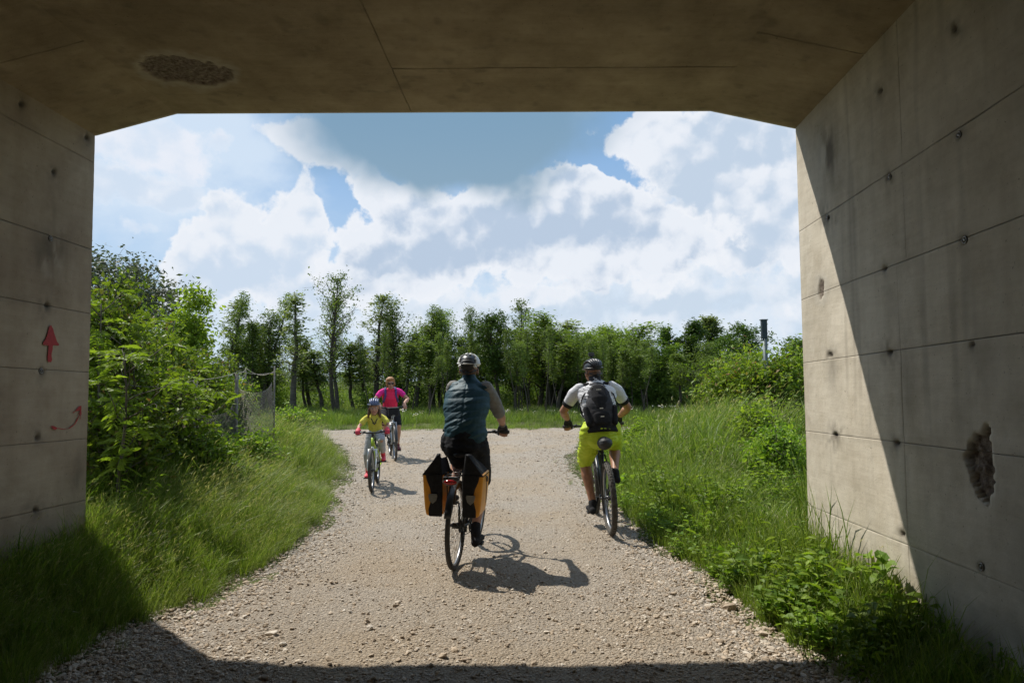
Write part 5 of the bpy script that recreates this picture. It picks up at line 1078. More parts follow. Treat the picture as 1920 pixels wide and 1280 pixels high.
def helmet(J, mat, vents=6, inner=M_blk, style='ribs', lift=0., visor=False, back_dark=False):
    """shell of ribs over a dark liner, with retention band and straps"""
    hp, HM, hk = J['hp'], J['HM'], J['hk']; g = Geo(); g.ball(hp(-.012, 0, .062 + lift), np.array([.116, .090, .080]) * hk, 28, 16, HM)
    lin = g.mesh('helmet'); V = np.array([v.co for v in lin.vertices]); q = (V - hp(-.012, 0, .062 + lift)) @ HM
    h = link('helmet', None, None, J['root']) if False else link('helmet', lin, inner, J['root'])
    low = -.018 * hk; q[:, 2] = np.maximum(q[:, 2], low - .022 * hk * sstep(-q[:, 0], 0, .08 * hk)); V2 = q @ HM.T + hp(-.012, 0, .062 + lift); lin.vertices.foreach_set('co', V2.astype(np.float32).ravel()); lin.update()
    c = hp(-.012, 0, .062 + lift)
    def dome(az, el, rr=1.0): return c + HM @ (np.array([.127 * math.cos(el) * math.cos(az), .099 * math.cos(el) * math.sin(az), .092 * math.sin(el)]) * hk * rr)
    if style == 'shell':
        g = Geo(); g.ball(c, np.array([.126, .100, .091]) * hk, 36, 20, HM); me = g.mesh('shell'); V = np.array([v.co for v in me.vertices]); q = (V - c) @ HM
        q[:, 2] = np.maximum(q[:, 2], -.022 * hk); az = np.arctan2(q[:, 1], q[:, 0]); cut = (q[:, 0] < -.035) & (abs(q[:, 1]) < .078) & (q[:, 2] < .074) & (q[:, 2] > -.03)
        fs = []; vm = cut
        bm = bmesh.new(); bm.from_mesh(me); bm.verts.ensure_lookup_table()
        for i_, v in enumerate(bm.verts): v.co = Vector(q[i_] @ HM.T + c)
        slots = [f for f in bm.faces if all(vm[v.index] for v in f.verts)]
        for f in bm.faces:
            m_ = np.mean([q[v.index] for v in f.verts], 0)
            if m_[2] > .05 and m_[0] < .09 and m_[0] > -.09 and abs(abs(m_[1]) - .035) < .011 or (m_[2] > .07 and abs(m_[1]) < .013 and m_[0] < .0 and m_[0] > -.07):
                if f not in slots: slots.append(f)
        bmesh.ops.delete(bm, geom=slots, context='FACES'); bm.to_mesh(me); bm.free(); o = link('helmet_shell', me, mat, h); so_ = o.modifiers.new('s', 'SOLIDIFY'); so_.thickness = .012; so_.offset = -1; bevel(o, .003)
        vents = 0
    for i in range(vents):                                    # fore-and-aft ribs
        y = (i - (vents - 1) / 2) / ((vents - 1) / 2); g = Geo(); P = []
        for t in np.linspace(0, math.pi, 15):
            x = math.cos(t); z = math.sin(t); yy = y * .80 * (.45 + .55 * math.sin(t) ** .6); nrm = math.sqrt(x * x + yy * yy + z * z); el = math.asin(max(-.0, z) / nrm); az = math.atan2(yy, x); P.append(dome(az, el))
        w = .0135 * hk; limb(g, P, np.stack([np.full(15, w), np.full(15, .010 * hk)], 1), J['ls'], 8); g.obj('helmet_rib', mat, h)
    g = Geo(); P = [dome(a, -.06 - (.16 * sstep(-math.cos(a), 0, 1)), .955) for a in np.linspace(0, 2 * math.pi, 41)]; g.tube(P, np.stack([np.full(41, .008 * hk), np.full(41, .013 * hk)], 1), 8, False, side=(.3, .2, 1)); g.obj('helmet_rim', mat, h)
    if back_dark:
        g = Geo(); g.ball(hp(-.100, 0, .040 + lift), np.array([.038, .070, .056]) * hk, 18, 12, HM); g.obj('rear_cradle', M_plas, h)
        for s in (-1, 1): g = Geo(); g.ball(hp(-.100, s * .060, .028 + lift), np.array([.024, .026, .014]) * hk, 14, 9, HM @ rot('X', s * -25)); g.obj('rear_panel', mat, h)
    if visor: g = Geo(); g.ball(hp(.125, 0, .055 + lift), np.array([.045, .065, .006]) * hk, 16, 8, HM); g.obj('visor', M_blk, h)
    for s in (1, -1): g = Geo(); g.tube([hp(.03, s * .085, .03), hp(.02, s * .082, -.04), hp(.045, s * .02, -.118)], .0035 * hk, 5); g.tube([hp(-.05, s * .085, .03), hp(.02, s * .082, -.04)], .0035 * hk, 5); g.obj('strap', M_plas, h)
    g = Geo(); g.tube([hp(-.06, -.075, -.005), hp(-.105, -.03, -.03), hp(-.105, .03, -.03), hp(-.06, .075, -.005)], .006 * hk, 6); g.ball(hp(-.108, 0, -.032), np.array([.012, .02, .02]) * hk, 10, 8, HM); g.obj('retention_dial', M_plas, h)
    return h
def pose_mw(x, y, z, deg, lean): return Matrix.Translation((x, y, z)) @ Matrix.Rotation(R(deg), 4, 'Z') @ Matrix.Rotation(R(lean), 4, 'X')
def wrinkle(amp, f, seed, dirn=(1, 1, 2.2)):
    return lambda V, N: amp * (fbm(V * f * np.array(dirn), 3, seed) + .5 * (1 - abs(fbm(V * f * 1.6 * np.array(dirn), 2, seed + 5)) * 2.2))

# ================= man in the teal vest =================
q = onground(853, 1068); mwA = pose_mw(q[0], q[1], .006, 90 - 7.0, 1.6)
BA = bike('bicycle', 'black touring bicycle with rear rack under the man in the teal vest', mwA, .35, .021, 1.08, bar_z=1.06, bar_x=.90, seat=(.26, .945), crank=68, rack=True, fender=True, bar_w=.32)
pA = dict(twist=True, pelvis=(.25, 0, 1.03), chest=(.35, 0, 1.30), neck=(.44, .01, 1.53), head=(.475, .01, 1.635), sw=.185, hw=.095, arm=(.295, .268), leg=(.44, .43), skin=M_skin, look=(1, .05, -.06), elb=lambda s: (-.35, -.45 if s > 0 else -.5, -.7), kneeout=.05, rad=1.05, shz=-.06)
JA = person(mwA, 'man riding away in a quilted teal vest, black shorts and white helmet', BA, pA)
g = Geo(); limb(g, [(.262, 0, 1.04), (.265, 0, 1.09), (.29, 0, 1.18), (.35, 0, 1.31), (.395, 0, 1.42), (.425, 0, 1.49)], [(.180, .142), (.184, .142), (.184, .135), (.200, .14), (.202, .122), (.115, .08)], (0, 1, 0), 26)
for s in (1, -1): limb(g, [(.40, s * .09, 1.475), JA[s]['sh'] + [0, -s * .02, .004]], [(.06, .05), (.066, .055)], (1, 0, 0), 14)
limb(g, [(.42, 0, 1.48), (.44, 0, 1.545)], [(.085, .075), (.066, .066)], (0, 1, 0), 16)
def quilt(V, N):
    z = V[:, 2] + .012 * np.sin(V[:, 1] * 9) ; ph = (z - .93) / .058; f = abs(np.sin(math.pi * ph)); c = .004 * f ** .5
    w = .016 * fbm(np.stack([V[:, 0] * 7, V[:, 1] * 5, V[:, 2] * 17 + V[:, 1] * 9], 1), 3, 3) * (1.5 - sstep(V[:, 2], 1.1, 1.42)) ; return c + w - .004 * np.exp(-((V[:, 1]) / .004) ** 2)
wear('vest', g, M_teal, JA, .006, 4, quilt)
for s in (1, -1): g = Geo(); j = JA[s]; limb(g, [j['sh'] + [0, -s * .02, 0], lerp(j['sh'], j['el'], .35), lerp(j['sh'], j['el'], .88)], [(.072, .068), (.066, .066), (.056, .060)], (0, 1, 0), 14); wear('sleeve', g, M_greyT, JA, .008, 3, wrinkle(.005, 9, 4))
g = Geo(); limb(g, [(.235, 0, .90), (.24, 0, .95), (.25, 0, 1.02), (.262, 0, 1.09)], [(.13, .12), (.165, .145), (.166, .142), (.150, .125)], (0, 1, 0), 22)
for s in (1, -1): j = JA[s]; limb(g, [j['hip'] + [0, 0, .01], lerp(j['hip'], j['kn'], .4), lerp(j['hip'], j['kn'], .86)], [(.110, .12), (.112, .118), (.090, .094)], (0, 1, 0), 18)
wear('shorts', g, M_fab, JA, .008, 3, wrinkle(.013, 8, 8))
for s in (1, -1):
    j = JA[s]; g = Geo(); shoe(g, j['ank'], j['ped'], 1.08); limb(g, [j['ank'] + [0, 0, -.02], lerp(j['ank'], j['kn'], .14)], [(.042, .046), (.04, .043)]); wear('shoe', g, M_fab, JA, .006, 3)
    g = Geo(); hand(g, j['grip'], j['wr'], s, 1, .003, False); wear('glove', g, M_dgrey, JA, .005, 2); g = Geo(); w0 = lerp(j['wr'], j['el'], .05); g.tube([w0, lerp(j['wr'], j['el'], .11)], .0335, 14, side=(0, 1, 0)); g.obj('glove_cuff', M_refl, JA['root'])
helmet(JA, M_whpl, 5, M_blk, style='shell', back_dark=True)
g = Geo(); g.ball(JA['hp'](-.03, 0, -.01), np.array([.080, .073, .055]), 20, 12, JA['HM']); wear('hair', g, M_bhair, JA, .006, 2)
# panniers
def pannier(mw, s, label):
    root = thing('pannier', label, 'pannier', mw, 'panniers on the touring bicycle'); z0, z1, y0, y1 = .455, .80, .085, .248
    def shell(x0, x1, ins, zs):
        V = []; 
        for z in zs:
            t = (z - z0) / (z1 - z0); a = .80 + .2 * t ** .6 if t < 1 else 1
            d = (y1 - y0) * a
            for (x, yy) in ((x0 * (.88 + .12 * t), y0), (x1, y0), (x1, y0 + d), (x0 * (.88 + .12 * t), y0 + d)):
                V.append((x, s * (yy + (ins if yy == y0 else -ins)), z))
        return V
    g = Geo(); zs = np.linspace(z0, z1, 7); V = shell(-.185, .15, 0, zs); Q = [(i * 4 + j, i * 4 + (j + 1) % 4, (i + 1) * 4 + (j + 1) % 4, (i + 1) * 4 + j) for i in range(6) for j in range(4)] + [(3, 2, 1, 0), (24, 25, 26, 27)]
    if s < 0: Q = [q_[::-1] for q_ in Q]
    g.add(np.array(V), Q); b = g.obj('bag_body', M_org, root, False); bevel(b, .02, 3)
    # black end panels wrapping the corners
    for xe, nm in ((-.192, 'back_panel'), (.157, 'front_panel')):
        g = Geo(); sgn = -1 if xe < 0 else 1; V = []
        for z in np.linspace(z0 - .004, z1 + .0, 7):
            t = (z - z0) / (z1 - z0); d = (y1 - y0) * (.80 + .2 * max(t, 0) ** .6); bul = .012 * math.sin(math.pi * min(max(t, 0), 1)); cut = .052 + .045 * math.sin(math.pi * min(max(t, 0), 1)) ** 2
            for yy in (y0 - .004, y0 + d - cut + .03): V += [(xe * (.88 + .12 * max(t, 0) if xe < 0 else 1) + sgn * bul, s * yy, z), (xe * (.88 + .12 * max(t, 0) if xe < 0 else 1) - sgn * .03, s * yy, z)]
        Q = []
        for i in range(6):
            a = i * 4; b_ = a + 4; Q += [(a, a + 2, b_ + 2, b_), (a + 1, b_ + 1, b_ + 3, a + 3), (a, b_, b_ + 1, a + 1), (a + 2, a + 3, b_ + 3, b_ + 2)]
        Q += [(0, 1, 3, 2), (24, 26, 27, 25)]; g.add(np.array(V), Q); pn = g.obj(nm, M_fab, root, False); bevel(pn, .016, 3)
        if nm == 'back_panel':
            bm = bmesh.new(); pts = [(-.032, .036), (.032, .036), (.036, .02), (.026, -.018), (0, -.04), (-.026, -.018), (-.036, .02)]; c = ((y0 + y1) / 2 - .014) * s
            f = [bm.verts.new((-.2035, c + a_, .60 + b_)) for a_, b_ in pts]; bk = [bm.verts.new((-.19, c + a_, .60 + b_)) for a_, b_ in pts]; bm.faces.new(f[::-1])
            for i in range(7): bm.faces.new((f[i], f[(i + 1) % 7], bk[(i + 1) % 7], bk[i]))
            me = bpy.data.meshes.new('reflector'); bm.to_mesh(me); bm.free(); link('reflector', me, M_refl, pn)
    # roll top: black cloth gathered to a ridge, taller towards the tail, drooping outward
    g = Geo(); n = 12; V = []
    for i, t in enumerate(np.linspace(0, 1, n)):
        x = -.185 + .33 * t; rz_ = .155 * (1 - .50 * t) + .012 * math.sin(t * 9); oy = s * (y0 + .06 + .02 * math.sin(t * 5) - .035 * (1 - t))
        V += [(x, s * (y0 - .002), z1 - .02), (x, s * (y0 + .02), z1 + .07 * (1 - .3 * t)), (x - .004, oy - s * .010, z1 + rz_), (x - .004, oy + s * .012, z1 + rz_ - .006), (x, s * (y1 - .065), z1 + .07 * (1 - .3 * t)), (x, s * (y1 + .002), z1 - .02)]
    Q = [(i * 6 + j, i * 6 + (j + 1) % 6, (i + 1) * 6 + (j + 1) % 6, (i + 1) * 6 + j) for i in range(n - 1) for j in range(6)]
    g.add(np.array(V), Q, [(0, 2, 1), (0, 3, 2), (0, 5, 3), (5, 4, 3), (66, 67, 68), (66, 68, 69), (66, 69, 71), (71, 69, 70)]); me = g.mesh('roll_top', True); o = link('roll_top', me, M_fab, root); bevel(o, .026, 3)
    g = Geo(); g.tube([(-.19, s * (y0 + .03), z1 + .15), (-.05, s * (y1 + .008), z1 - .03), (-.04, s * (y1 + .004), z0 + .10)], np.array([(.010, .003)] * 3), 6, side=(1, 0, 0)); g.box((-.045, s * (y1 + .01), z1 - .05), (.03, .012, .04)); g.obj('strap', M_plas, root)
    for hx in (-.09, .08): g = Geo(); g.box((hx, s * (y0 - .012), z1 - .03), (.03, .02, .05)); g.obj('hook', M_plas, root, False)
pannier(mwA, 1, 'orange and black pannier on the left of the touring bicycle, its roll top peaked')
pannier(mwA, -1, 'orange and black pannier on the right of the touring bicycle, reaching up to the thigh')

# ================= man with the backpack =================
q = onground(1146, 1003); mwB = pose_mw(q[0], q[1], .006, 90 + 1.0, -2.8)
BB = bike('bicycle', 'black mountain bicycle with knobbly tyres under the man in lime shorts', mwB, .36, .030, 1.12, bar_z=1.03, bar_x=.88, seat=(.22, .955), crank=-72, knob=True, rubber=M_dust, bar_w=.345, forkmat=M_blk)
pB = dict(pelvis=(.21, 0, 1.03), chest=(.34, 0, 1.29), neck=(.455, .0, 1.50), head=(.51, .01, 1.605), sw=.20, hw=.10, arm=(.30, .27), leg=(.44, .43), skin=M_tan, look=(1, .35, -.12), elb=lambda s: (-.35, s * .8, -.5), kneeout=.22, rad=1.12, shz=-.055)
JB = person(mwB, 'man riding away with black backpack, white jersey and lime-yellow shorts', BB, pB)
g = Geo(); limb(g, [(.215, 0, 1.0), (.24, 0, 1.08), (.30, 0, 1.22), (.355, 0, 1.33), (.41, 0, 1.42), (.44, 0, 1.465)], [(.155, .12), (.158, .125), (.17, .13), (.20, .135), (.21, .11), (.12, .08)], (0, 1, 0), 26)
limb(g, [(.43, 0, 1.45), (.457, 0, 1.52)], [(.08, .07), (.062, .062)], (0, 1, 0), 14)
wear('jersey', g, M_jers, JB, .007, 3, wrinkle(.010, 9, 14))
for s in (1, -1):
    j = JB[s]; g = Geo(); limb(g, [j['sh'] + [0, -s * .03, 0], lerp(j['sh'], j['el'], .2), lerp(j['sh'], j['el'], .62)], [(.068, .066), (.069, .067), (.058, .058)], (0, 1, 0), 16); wear('sleeve', g, M_white, JB, .007, 3, wrinkle(.005, 9, 15 + s))
    g = Geo(); g.tube([lerp(j['sh'], j['el'], .60), lerp(j['sh'], j['el'], .74)], [.0625, .0585], 18, side=(0, 1, 0)); g.obj('sleeve_band', M_fab, JB['root'])
    # black print on the shoulder blades
    g = Geo()
    for i in range(6): zz = 1.30 + i * .027; g.tube([(.24 + .02 * i, s * .10, zz), (.235 + .022 * i, s * .145, zz + .012), (.285 + .02 * i, s * .18, zz - .004)], np.array([(.0055, .003)] * 3), 6, side=(0, 0, 1))
g = Geo(); limb(g, [(.205, 0, .95), (.21, 0, 1.02), (.22, 0, 1.055)], [(.165, .14), (.165, .138), (.152, .12)], (0, 1, 0), 22)
for s in (1, -1): j = JB[s]; limb(g, [j['hip'] + [0, 0, .01], lerp(j['hip'], j['kn'], .4), lerp(j['hip'], j['kn'], .92)], [(.112, .12), (.108, .112), (.088, .092)], (0, 1, 0), 18)
wear('shorts', g, M_lime, JB, .007, 3, wrinkle(.013, 8, 18, (.7, .7, 2.6)))
g = Geo(); g.tube([(.207, 0, .985), (.212, 0, 1.01), (.222, 0, 1.045), (.235, 0, 1.075)], [(.176, .152), (.178, .15), (.170, .145), (.166, .135)], 28, side=(0, 1, 0)); g.obj('waistband', M_fab, JB['root'])
g = Geo(); g.tube([(.232, 0, 1.068), (.245, 0, 1.10)], [(.171, .14), (.168, .137)], 28, side=(0, 1, 0)); g.obj('shirt_hem', M_lime, JB['root'])
for s in (1, -1):
    j = JB[s]; g = Geo(); shoe(g, j['ank'], j['ped'], 1.08); limb(g, [j['ank'] + [0, 0, -.02], lerp(j['ank'], j['kn'], .10)], [(.04, .044), (.038, .042)]); wear('shoe', g, M_fab, JB, .006, 3)
    g = Geo(); hand(g, j['grip'], j['wr'], s, 1, .004, False); w1 = lerp(j['wr'], j['el'], .12); limb(g, [j['wr'], w1], [(.032, .028), (.036, .032)], (0, 1, 0), 12); wear('glove', g, M_fab, JB, .005, 2)
hB = helmet(JB, M_blk, 6, M_blk); 
g = Geo(); g.ball(JB['hp'](-.03, 0, -.01), np.array([.080, .074, .055]), 18, 12, JB['HM']); wear('hair', g, M_bhair, JB, .006, 2)
g = Geo(); limb(g, [(.45, 0, 1.495), (.468, 0, 1.56), (.485, .0, 1.60)], [(.066, .066), (.062, .064), (.066, .068)], (0, 1, 0), 16); wear('neck_scarf', g, M_dgrey, JB, .006, 3, wrinkle(.006, 16, 19))
# action camera on the helmet
cm = thing('action_camera', 'small black action camera standing on top of the black helmet', 'camera', mwB); t = JB['hp'](-.01, 0, .150)
g = Geo(); g.tube([t, t + [0, 0, .035]], [.016, .010], 8); g.obj('mount', M_plas, cm); g = Geo(); g.box(t + [0, 0, .055], (.03, .062, .042), JB['HM']); bevel(g.obj('camera_body', M_blk, cm, False), .005); g = Geo(); g.tube([t + JB['HM'] @ np.array([.012, .014, .058]), t + JB['HM'] @ np.array([.024, .014, .058])], .012, 12, side=(0, 1, 0)); g.obj('lens', M_glass, cm)
# backpack
bp = thing('backpack', 'black and dark grey backpack worn by the man on the mountain bicycle', 'backpack', mwB)
ax0, ax1 = np.array([.115, 0, 1.065]), np.array([.335, 0, 1.475]); axd = (ax1 - ax0) / np.linalg.norm(ax1 - ax0); bn = np.array([-axd[2], 0, axd[0]])
def bpt(t, y, d): return ax0 + (ax1 - ax0) * t + np.array([0, y, 0]) + bn * d
g = Geo(); limb(g, [bpt(.0, 0, -.03), bpt(.2, 0, -.015), bpt(.5, 0, .0), bpt(.8, 0, -.01), bpt(1.0, 0, -.03)], [(.125, .06), (.145, .078), (.14, .085), (.125, .075), (.095, .05)], (0, 1, 0), 26); link('pack_body', fuse(g, .007, 4, wrinkle(.005, 8, 30), 'pack_body'), M_dgrey, bp)
g = Geo(); limb(g, [bpt(.38, 0, .045), bpt(.62, 0, .055), bpt(.9, 0, .035)], [(.075, .04), (.088, .045), (.078, .04)], (0, 1, 0), 20); link('front_pocket', fuse(g, .006, 3, None, 'front_pocket'), M_fab, bp)
g = Geo(); limb(g, [bpt(.06, 0, .03), bpt(.24, 0, .045)], [(.09, .035), (.085, .035)], (0, 1, 0), 20); link('lower_pocket', fuse(g, .006, 3, None, 'lower_pocket'), M_fab, bp)
for s in (1, -1): g = Geo(); limb(g, [bpt(.08, s * .13, .0), bpt(.42, s * .15, .01)], [(.035, .05), (.03, .05)], (0, 1, 0), 14); link('side_pocket', fuse(g, .006, 3, None, 'side_pocket'), M_fab, bp)
g = Geo(); g.tube([bpt(.86, -.07, .065), bpt(.96, -.05, .045), bpt(1.03, 0, .02), bpt(.96, .05, .045), bpt(.86, .07, .065)], .004, 6); g.tube([bpt(1.04, -.03, -.02), bpt(1.1, -.02, -.01), bpt(1.1, .02, -.01), bpt(1.04, .03, -.02)], .005, 6); g.obj('zip_and_loop', M_refl, bp)
for t_, w_, d_ in ((.335, .035, .096), (.145, .035, .088), (.80, .05, .094)): g = Geo(); g.box(bpt(t_, 0, d_), (.006, w_, .009)); g.obj('reflective_tab', M_whpl, bp, False)
for s in (1, -1):
    g = Geo(); g.tube([bpt(.97, s * .075, -.035), (.375, s * .105, 1.505), (.43, s * .125, 1.50), (.50, s * .13, 1.44), (.50, s * .14, 1.33), (.42, s * .175, 1.22), (.27, s * .17, 1.16), bpt(.15, s * .13, -.02)], np.array([(.028, .006)] * 5 + [(.012, .004)] * 3), 8, side=(0, 1, 0)); g.obj('shoulder_strap', M_fab, bp)
    g = Geo(); g.tube([bpt(.85, s * .12, 0), (.27, s * .16, 1.38), (.30, s * .185, 1.30)], .006, 6); g.obj('compression_strap', M_fab, bp)
# saddle bag
sb = thing('saddle_bag', 'round black saddle bag hanging behind the lime shorts', 'bag', mwB); sx, sz = .22, .955
g = Geo(); limb(g, [(sx - .12, 0, sz - .075), (sx - .19, 0, sz - .055), (sx - .235, 0, sz - .05)], [(.062, .055), (.078, .062), (.06, .05)], (0, 1, 0), 20); limb(g, [(sx - .17, 0, sz - .02), (sx - .10, 0, sz - .01)], [(.05, .03), (.04, .02)], (0, 1, 0), 14); link('bag_shell', fuse(g, .006, 3, wrinkle(.004, 14, 40), 'bag_shell'), M_plas, sb)
g = Geo(); g.tube([(sx - .20, -.065, sz - .03), (sx - .255, 0, sz - .0), (sx - .20, .065, sz - .03)], .005, 6); g.box((sx - .262, 0, sz - .035), (.01, .03, .018)); g.obj('buckle_strap', M_dgrey, sb)

# ================= girl in yellow =================
qf = onground(697, 923); dirn = np.array([.10, -.92, 0]); dirn /= np.linalg.norm(dirn); wbC = .90; q = qf - dirn * wbC
mwC = pose_mw(q[0], q[1], .006, math.degrees(math.atan2(dirn[1], dirn[0])), 1.0)
BC = bike('bicycle', "child's lime and white bicycle ridden by the girl", mwC, .30, .024, wbC, .82, .8, frame=M_grn, rubber=M_rub, bar_z=.815, bar_x=.68, seat=(.22, .70), crank=62, bar_w=.265, forkmat=M_whpl)
pC = dict(k=.76, pelvis=(.22, 0, .77), chest=(.27, 0, .92), neck=(.315, 0, 1.045), head=(.35, 0, 1.145), sw=.118, hw=.062, arm=(.20, .185), leg=(.31, .30), skin=M_skin, look=(1, .04, -.03), hk=.93, elb=lambda s: (-.3, s * .6, -.6), kneeout=.12, rad=.86, vox=.006)
JC = person(mwC, 'small girl in yellow T-shirt and helmet cycling towards the underpass', BC, pC)
g = Geo(); limb(g, [(.22, 0, .75), (.235, 0, .82), (.27, 0, .93), (.295, 0, 1.0), (.31, 0, 1.03)], [(.098, .08), (.094, .078), (.104, .08), (.105, .065), (.06, .05)], (0, 1, 0), 20)
for s in (1, -1): j = JC[s]; limb(g, [j['sh'] + [0, -s * .02, -.004], lerp(j['sh'], j['el'], .25), lerp(j['sh'], j['el'], .58)], [(.042, .042), (.044, .044), (.045, .045)], (0, 1, 0), 14)
wear('t_shirt', g, M_yel, JC, .006, 3, wrinkle(.004, 11, 50))
g = Geo(); V_ = [(.352, -.045, .99), (.36, -.02, .94), (.362, 0, .905), (.36, .02, .94), (.352, .045, .99)]; g.tube(V_, .006, 6); g.tube([(.357, -.03, .93), (.362, 0, .90), (.357, .03, .93)], .005, 6); g.obj('shirt_print', M_dgrey, JC['root'])
g = Geo(); limb(g, [(.21, 0, .745), (.225, 0, .80)], [(.094, .085), (.088, .075)], (0, 1, 0), 16)
for s in (1, -1): j = JC[s]; limb(g, [j['hip'], lerp(j['hip'], j['kn'], .5), j['kn'], lerp(j['kn'], j['ank'], .3), lerp(j['kn'], j['ank'], .72)], [(.072, .076), (.066, .068), (.053, .054), (.052, .055), (.042, .043)], (0, 1, 0), 16)
wear('leggings', g, M_lgrey, JC, .006, 3, wrinkle(.003, 12, 52))
for s in (1, -1):
    j = JC[s]; g = Geo(); shoe(g, j['ank'], j['ped'], .80); limb(g, [j['ank'] + [0, 0, -.02], lerp(j['ank'], j['kn'], .32)], [(.034, .036), (.036, .038)]); wear('shoe', g, M_redsh, JC, .006, 3)
    g = Geo(); hand(g, j['grip'], j['wr'], s, .80, .003); wear('glove', g, M_redsh, JC, .005, 2)
g = Geo(); g.ball(JC['hp'](-.022, 0, .01), np.array([.092, .082, .085]) * .93, 20, 12, JC['HM'])
for s in (1, -1): limb(g, [JC['hp'](-.02, s * .07, -.02), JC['hp'](-.01, s * .085, -.10), JC['hp'](-.01, s * .095, -.15)], [(.028, .026), (.026, .024), (.012, .010)], (1, 0, 0), 10)
wear('hair', g, M_bhair, JC, .006, 2, wrinkle(.004, 22, 54)); face(JC); helmet(JC, M_blue, 5, M_blk); 

# ================= woman in pink =================
qf = onground(741, 864); dirn = np.array([.27, -1.0, 0]); dirn /= np.linalg.norm(dirn); wbD = 1.07; q = qf - dirn * wbD
mwD = pose_mw(q[0], q[1], .006, math.degrees(math.atan2(dirn[1], dirn[0])), 1.5)
BD = bike('bicycle', 'silver trekking bicycle ridden by the woman in pink', mwD, .34, .022, wbD, frame=M_silv, rubber=M_dust, bar_z=1.02, bar_x=.80, seat=(.24, .87), crank=-58, bar_w=.30, fender=True, forkmat=M_silv)
pD = dict(k=.94, pelvis=(.23, 0, .95), chest=(.32, 0, 1.18), neck=(.42, 0, 1.385), head=(.47, 0, 1.49), sw=.165, hw=.092, arm=(.275, .245), leg=(.41, .40), skin=M_skin, look=(1, .03, -.12), hk=.96, elb=lambda s: (-.2, s * .9, -.5), rad=1.03, vox=.0065)
JD = person(mwD, 'woman in pink T-shirt and sunglasses cycling behind the girl', BD, pD)
g = Geo(); limb(g, [(.22, 0, .90), (.24, 0, 1.0), (.29, 0, 1.11), (.34, 0, 1.22), (.385, 0, 1.31), (.41, 0, 1.35)], [(.152, .125), (.145, .12), (.146, .125), (.165, .135), (.168, .095), (.09, .065)], (0, 1, 0), 24)
wear('t_shirt', g, M_pink, JD, .007, 3, wrinkle(.006, 8, 60))
for s in (1, -1): g = Geo(); j = JD[s]; limb(g, [j['sh'] + [0, -s * .03, -.004], lerp(j['sh'], j['el'], .2), lerp(j['sh'], j['el'], .5)], [(.058, .056), (.058, .058), (.054, .054)], (0, 1, 0), 14); wear('sleeve', g, M_mag, JD, .007, 3, wrinkle(.004, 10, 61))
g = Geo(); limb(g, [(.21, 0, .90), (.225, 0, .97)], [(.155, .135), (.145, .12)], (0, 1, 0), 18)
for s in (1, -1): j = JD[s]; limb(g, [j['hip'], lerp(j['hip'], j['kn'], .5), lerp(j['hip'], j['kn'], .92)], [(.10, .105), (.092, .095), (.070, .072)], (0, 1, 0), 16)
wear('shorts', g, M_fab, JD, .008, 3, wrinkle(.004, 9, 62))
for s in (1, -1):
    j = JD[s]; g = Geo(); shoe(g, j['ank'], j['ped'], .98); wear('shoe', g, plain('maroon_shoe', (.16, .03, .04), .7) if 'maroon_shoe' not in MATS else MATS['maroon_shoe'], JD, .006, 3)
    g = Geo(); g.tube([(.33, s * .085, 1.41), (.40, s * .10, 1.405), (.455, s * .105, 1.35), (.465, s * .105, 1.25), (.42, s * .14, 1.14), (.33, s * .15, 1.10)], np.array([(.022, .006)] * 6), 8, side=(0, 1, 0)); g.obj('backpack_strap', M_purp, JD['root'])
g = Geo(); hp = JD['hp']; g.ball(hp(-.022, 0, .038), np.array([.104, .092, .098]), 24, 14, JD['HM']); g.ball(hp(.045, 0, .095), np.array([.058, .075, .036]), 16, 10, JD['HM'])
for s in (1, -1): g.ball(hp(-.01, s * .080, -.01), np.array([.05, .018, .055]), 12, 10, JD['HM'])
wear('hair', g, M_hair, JD, .006, 2, wrinkle(.006, 22, 64)); face(JD, True)
hbg = thing('handlebar_bag', 'black bag hanging from the handlebar in front of the woman in pink', 'bag', mwD)
g = Geo(); g.box((.93, 0, .93), (.13, .19, .15), taper=1.08); bevel(g.obj('bag_shell', M_fab, hbg, False), .025, 3); g = Geo(); g.box((.93, 0, 1.012), (.15, .21, .02)); bevel(g.obj('lid', M_plas, hbg, False), .006); g = Geo(); g.box((.998, 0, .86), (.006, .05, .03)); g.obj('reflector', M_refl, hbg, False)

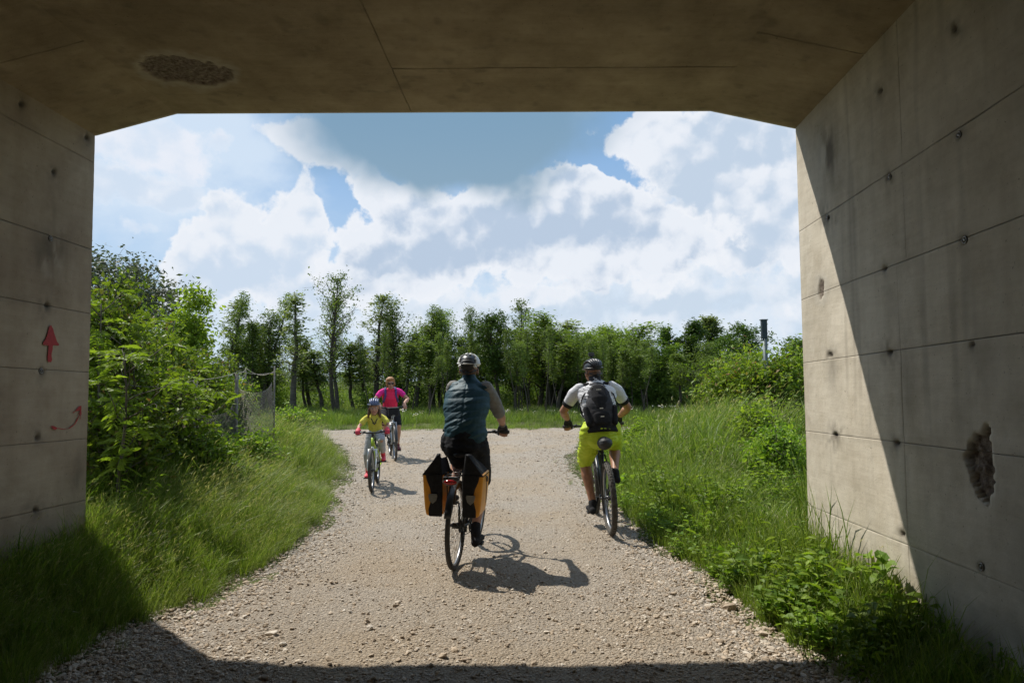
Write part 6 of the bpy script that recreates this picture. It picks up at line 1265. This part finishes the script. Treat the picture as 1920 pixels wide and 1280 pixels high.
# ------------------------------------------------------------------ fence and post
M_gal = plain('galvanised_wire', (.36, .34, .30), .6, .3, (.22, .19, .16), 30)
M_post = plain('fence_post', (.24, .23, .20), .85, 0, (.14, .12, .10), 20, .4, 60)
fence = thing('wire_fence', 'sagging chain-link fence with wire strands among the shrubs at the left', 'fence')
def fpost(px, top, Y, r=.022, lean=0.):
    q = at(px, top, Y); z0 = float(ground_h(q[0], Y)) - .2; g = Geo(); g.tube([(q[0] + lean, Y, z0), (q[0], Y, q[2])], r, 8); g.obj('post', M_post, fence); return np.array([q[0], Y, q[2]]), z0
p1, z1_ = fpost(515, 686, 12.6, .014); p2, z2_ = fpost(444, 700, 10.9, .03, -.0); p3, z3_ = fpost(367, 712, 9.1, .028); p4, z4_ = fpost(461, 690, 12.8, .016)
def meshpanel(a, b, za, zb, ta, tb, lab, mat, sag):
    g = Geo(); a = np.array(a); b = np.array(b); L_ = np.linalg.norm((b - a)[:2]); d = (b - a) / np.linalg.norm(b - a); n_ = int(L_ / .055); per = 16
    for i in range(-per, n_ + 1):
        for sg in (1, -1):
            P = []
            for t in np.linspace(0, 1, 9):
                u = (i + (t * per if sg > 0 else (1 - t) * per)) * .055 / L_
                if 0 <= u <= 1:
                    x = lerp(a, b, u); zt = lerp([ta], [tb], u)[0] - sag * math.sin(math.pi * u); zb_ = lerp([za], [zb], u)[0]; z = zb_ + (zt - zb_) * t; P.append([x[0] + .05 * math.sin(u * 7 + t * 3) * t, x[1] + .04 * math.sin(u * 5) * t, z])
            if len(P) > 1: g.tube(P, .0034, 3, False)
    g.obj('wire_mesh', mat, fence, False, 'stuff')
meshpanel(p2, p1, z2_ + .2, z1_ + .2, p2[2] - .2, p1[2] - .28, '', M_gal, .15); meshpanel(p3 + [0, 0, 0], p2, z3_ + .2, z2_ + .2, p3[2] - .42, p2[2] - .45, '', M_post, .12)
def wire(a, b, sag, n=10): g = Geo(); g.tube([lerp(a, b, t) - [0, 0, sag * math.sin(math.pi * t)] for t in np.linspace(0, 1, n)], .0045, 4); g.obj('wire_strand', M_gal, fence)
e0 = at(238, 722, 7.4); wire(e0, p3 + [0, 0, .0], .05); wire(p3, p2 + [0, 0, .02], .03); wire(p2 + [0, 0, .04], p1 - [0, 0, .12], .04); wire(p4, p1 - [0, 0, .1], .10); wire(p4 - [0, 0, .02], p2, .03); wire(p3 - [0, 0, .5], at(300, 700, 9) - [0, 0, .3], .1)
pq = at(1432, 601, 13.2); z0 = float(ground_h(pq[0], 13.2)) - .2
mp = thing('marker_post', 'dark blue-green metal post rising above the right bush', 'post'); g = Geo(); g.tube([(pq[0] + .03, 13.2, z0), (pq[0] + .01, 13.2, pq[2] - .28)], .042, 10); g.obj('pole', plain('post_steel', (.12, .15, .15), .5, .3, (.08, .1, .1)), mp)
g = Geo(); g.box((pq[0], 13.2, pq[2] - .17), (.105, .09, .36)); bevel(g.obj('post_head', plain('post_dark', (.03, .05, .06), .5, .2, (.02, .03, .035)), mp, False), .01); g = Geo(); g.box((pq[0], 13.2, pq[2] + .015), (.13, .11, .02)); g.obj('cap', MATS['post_steel'], mp, False)
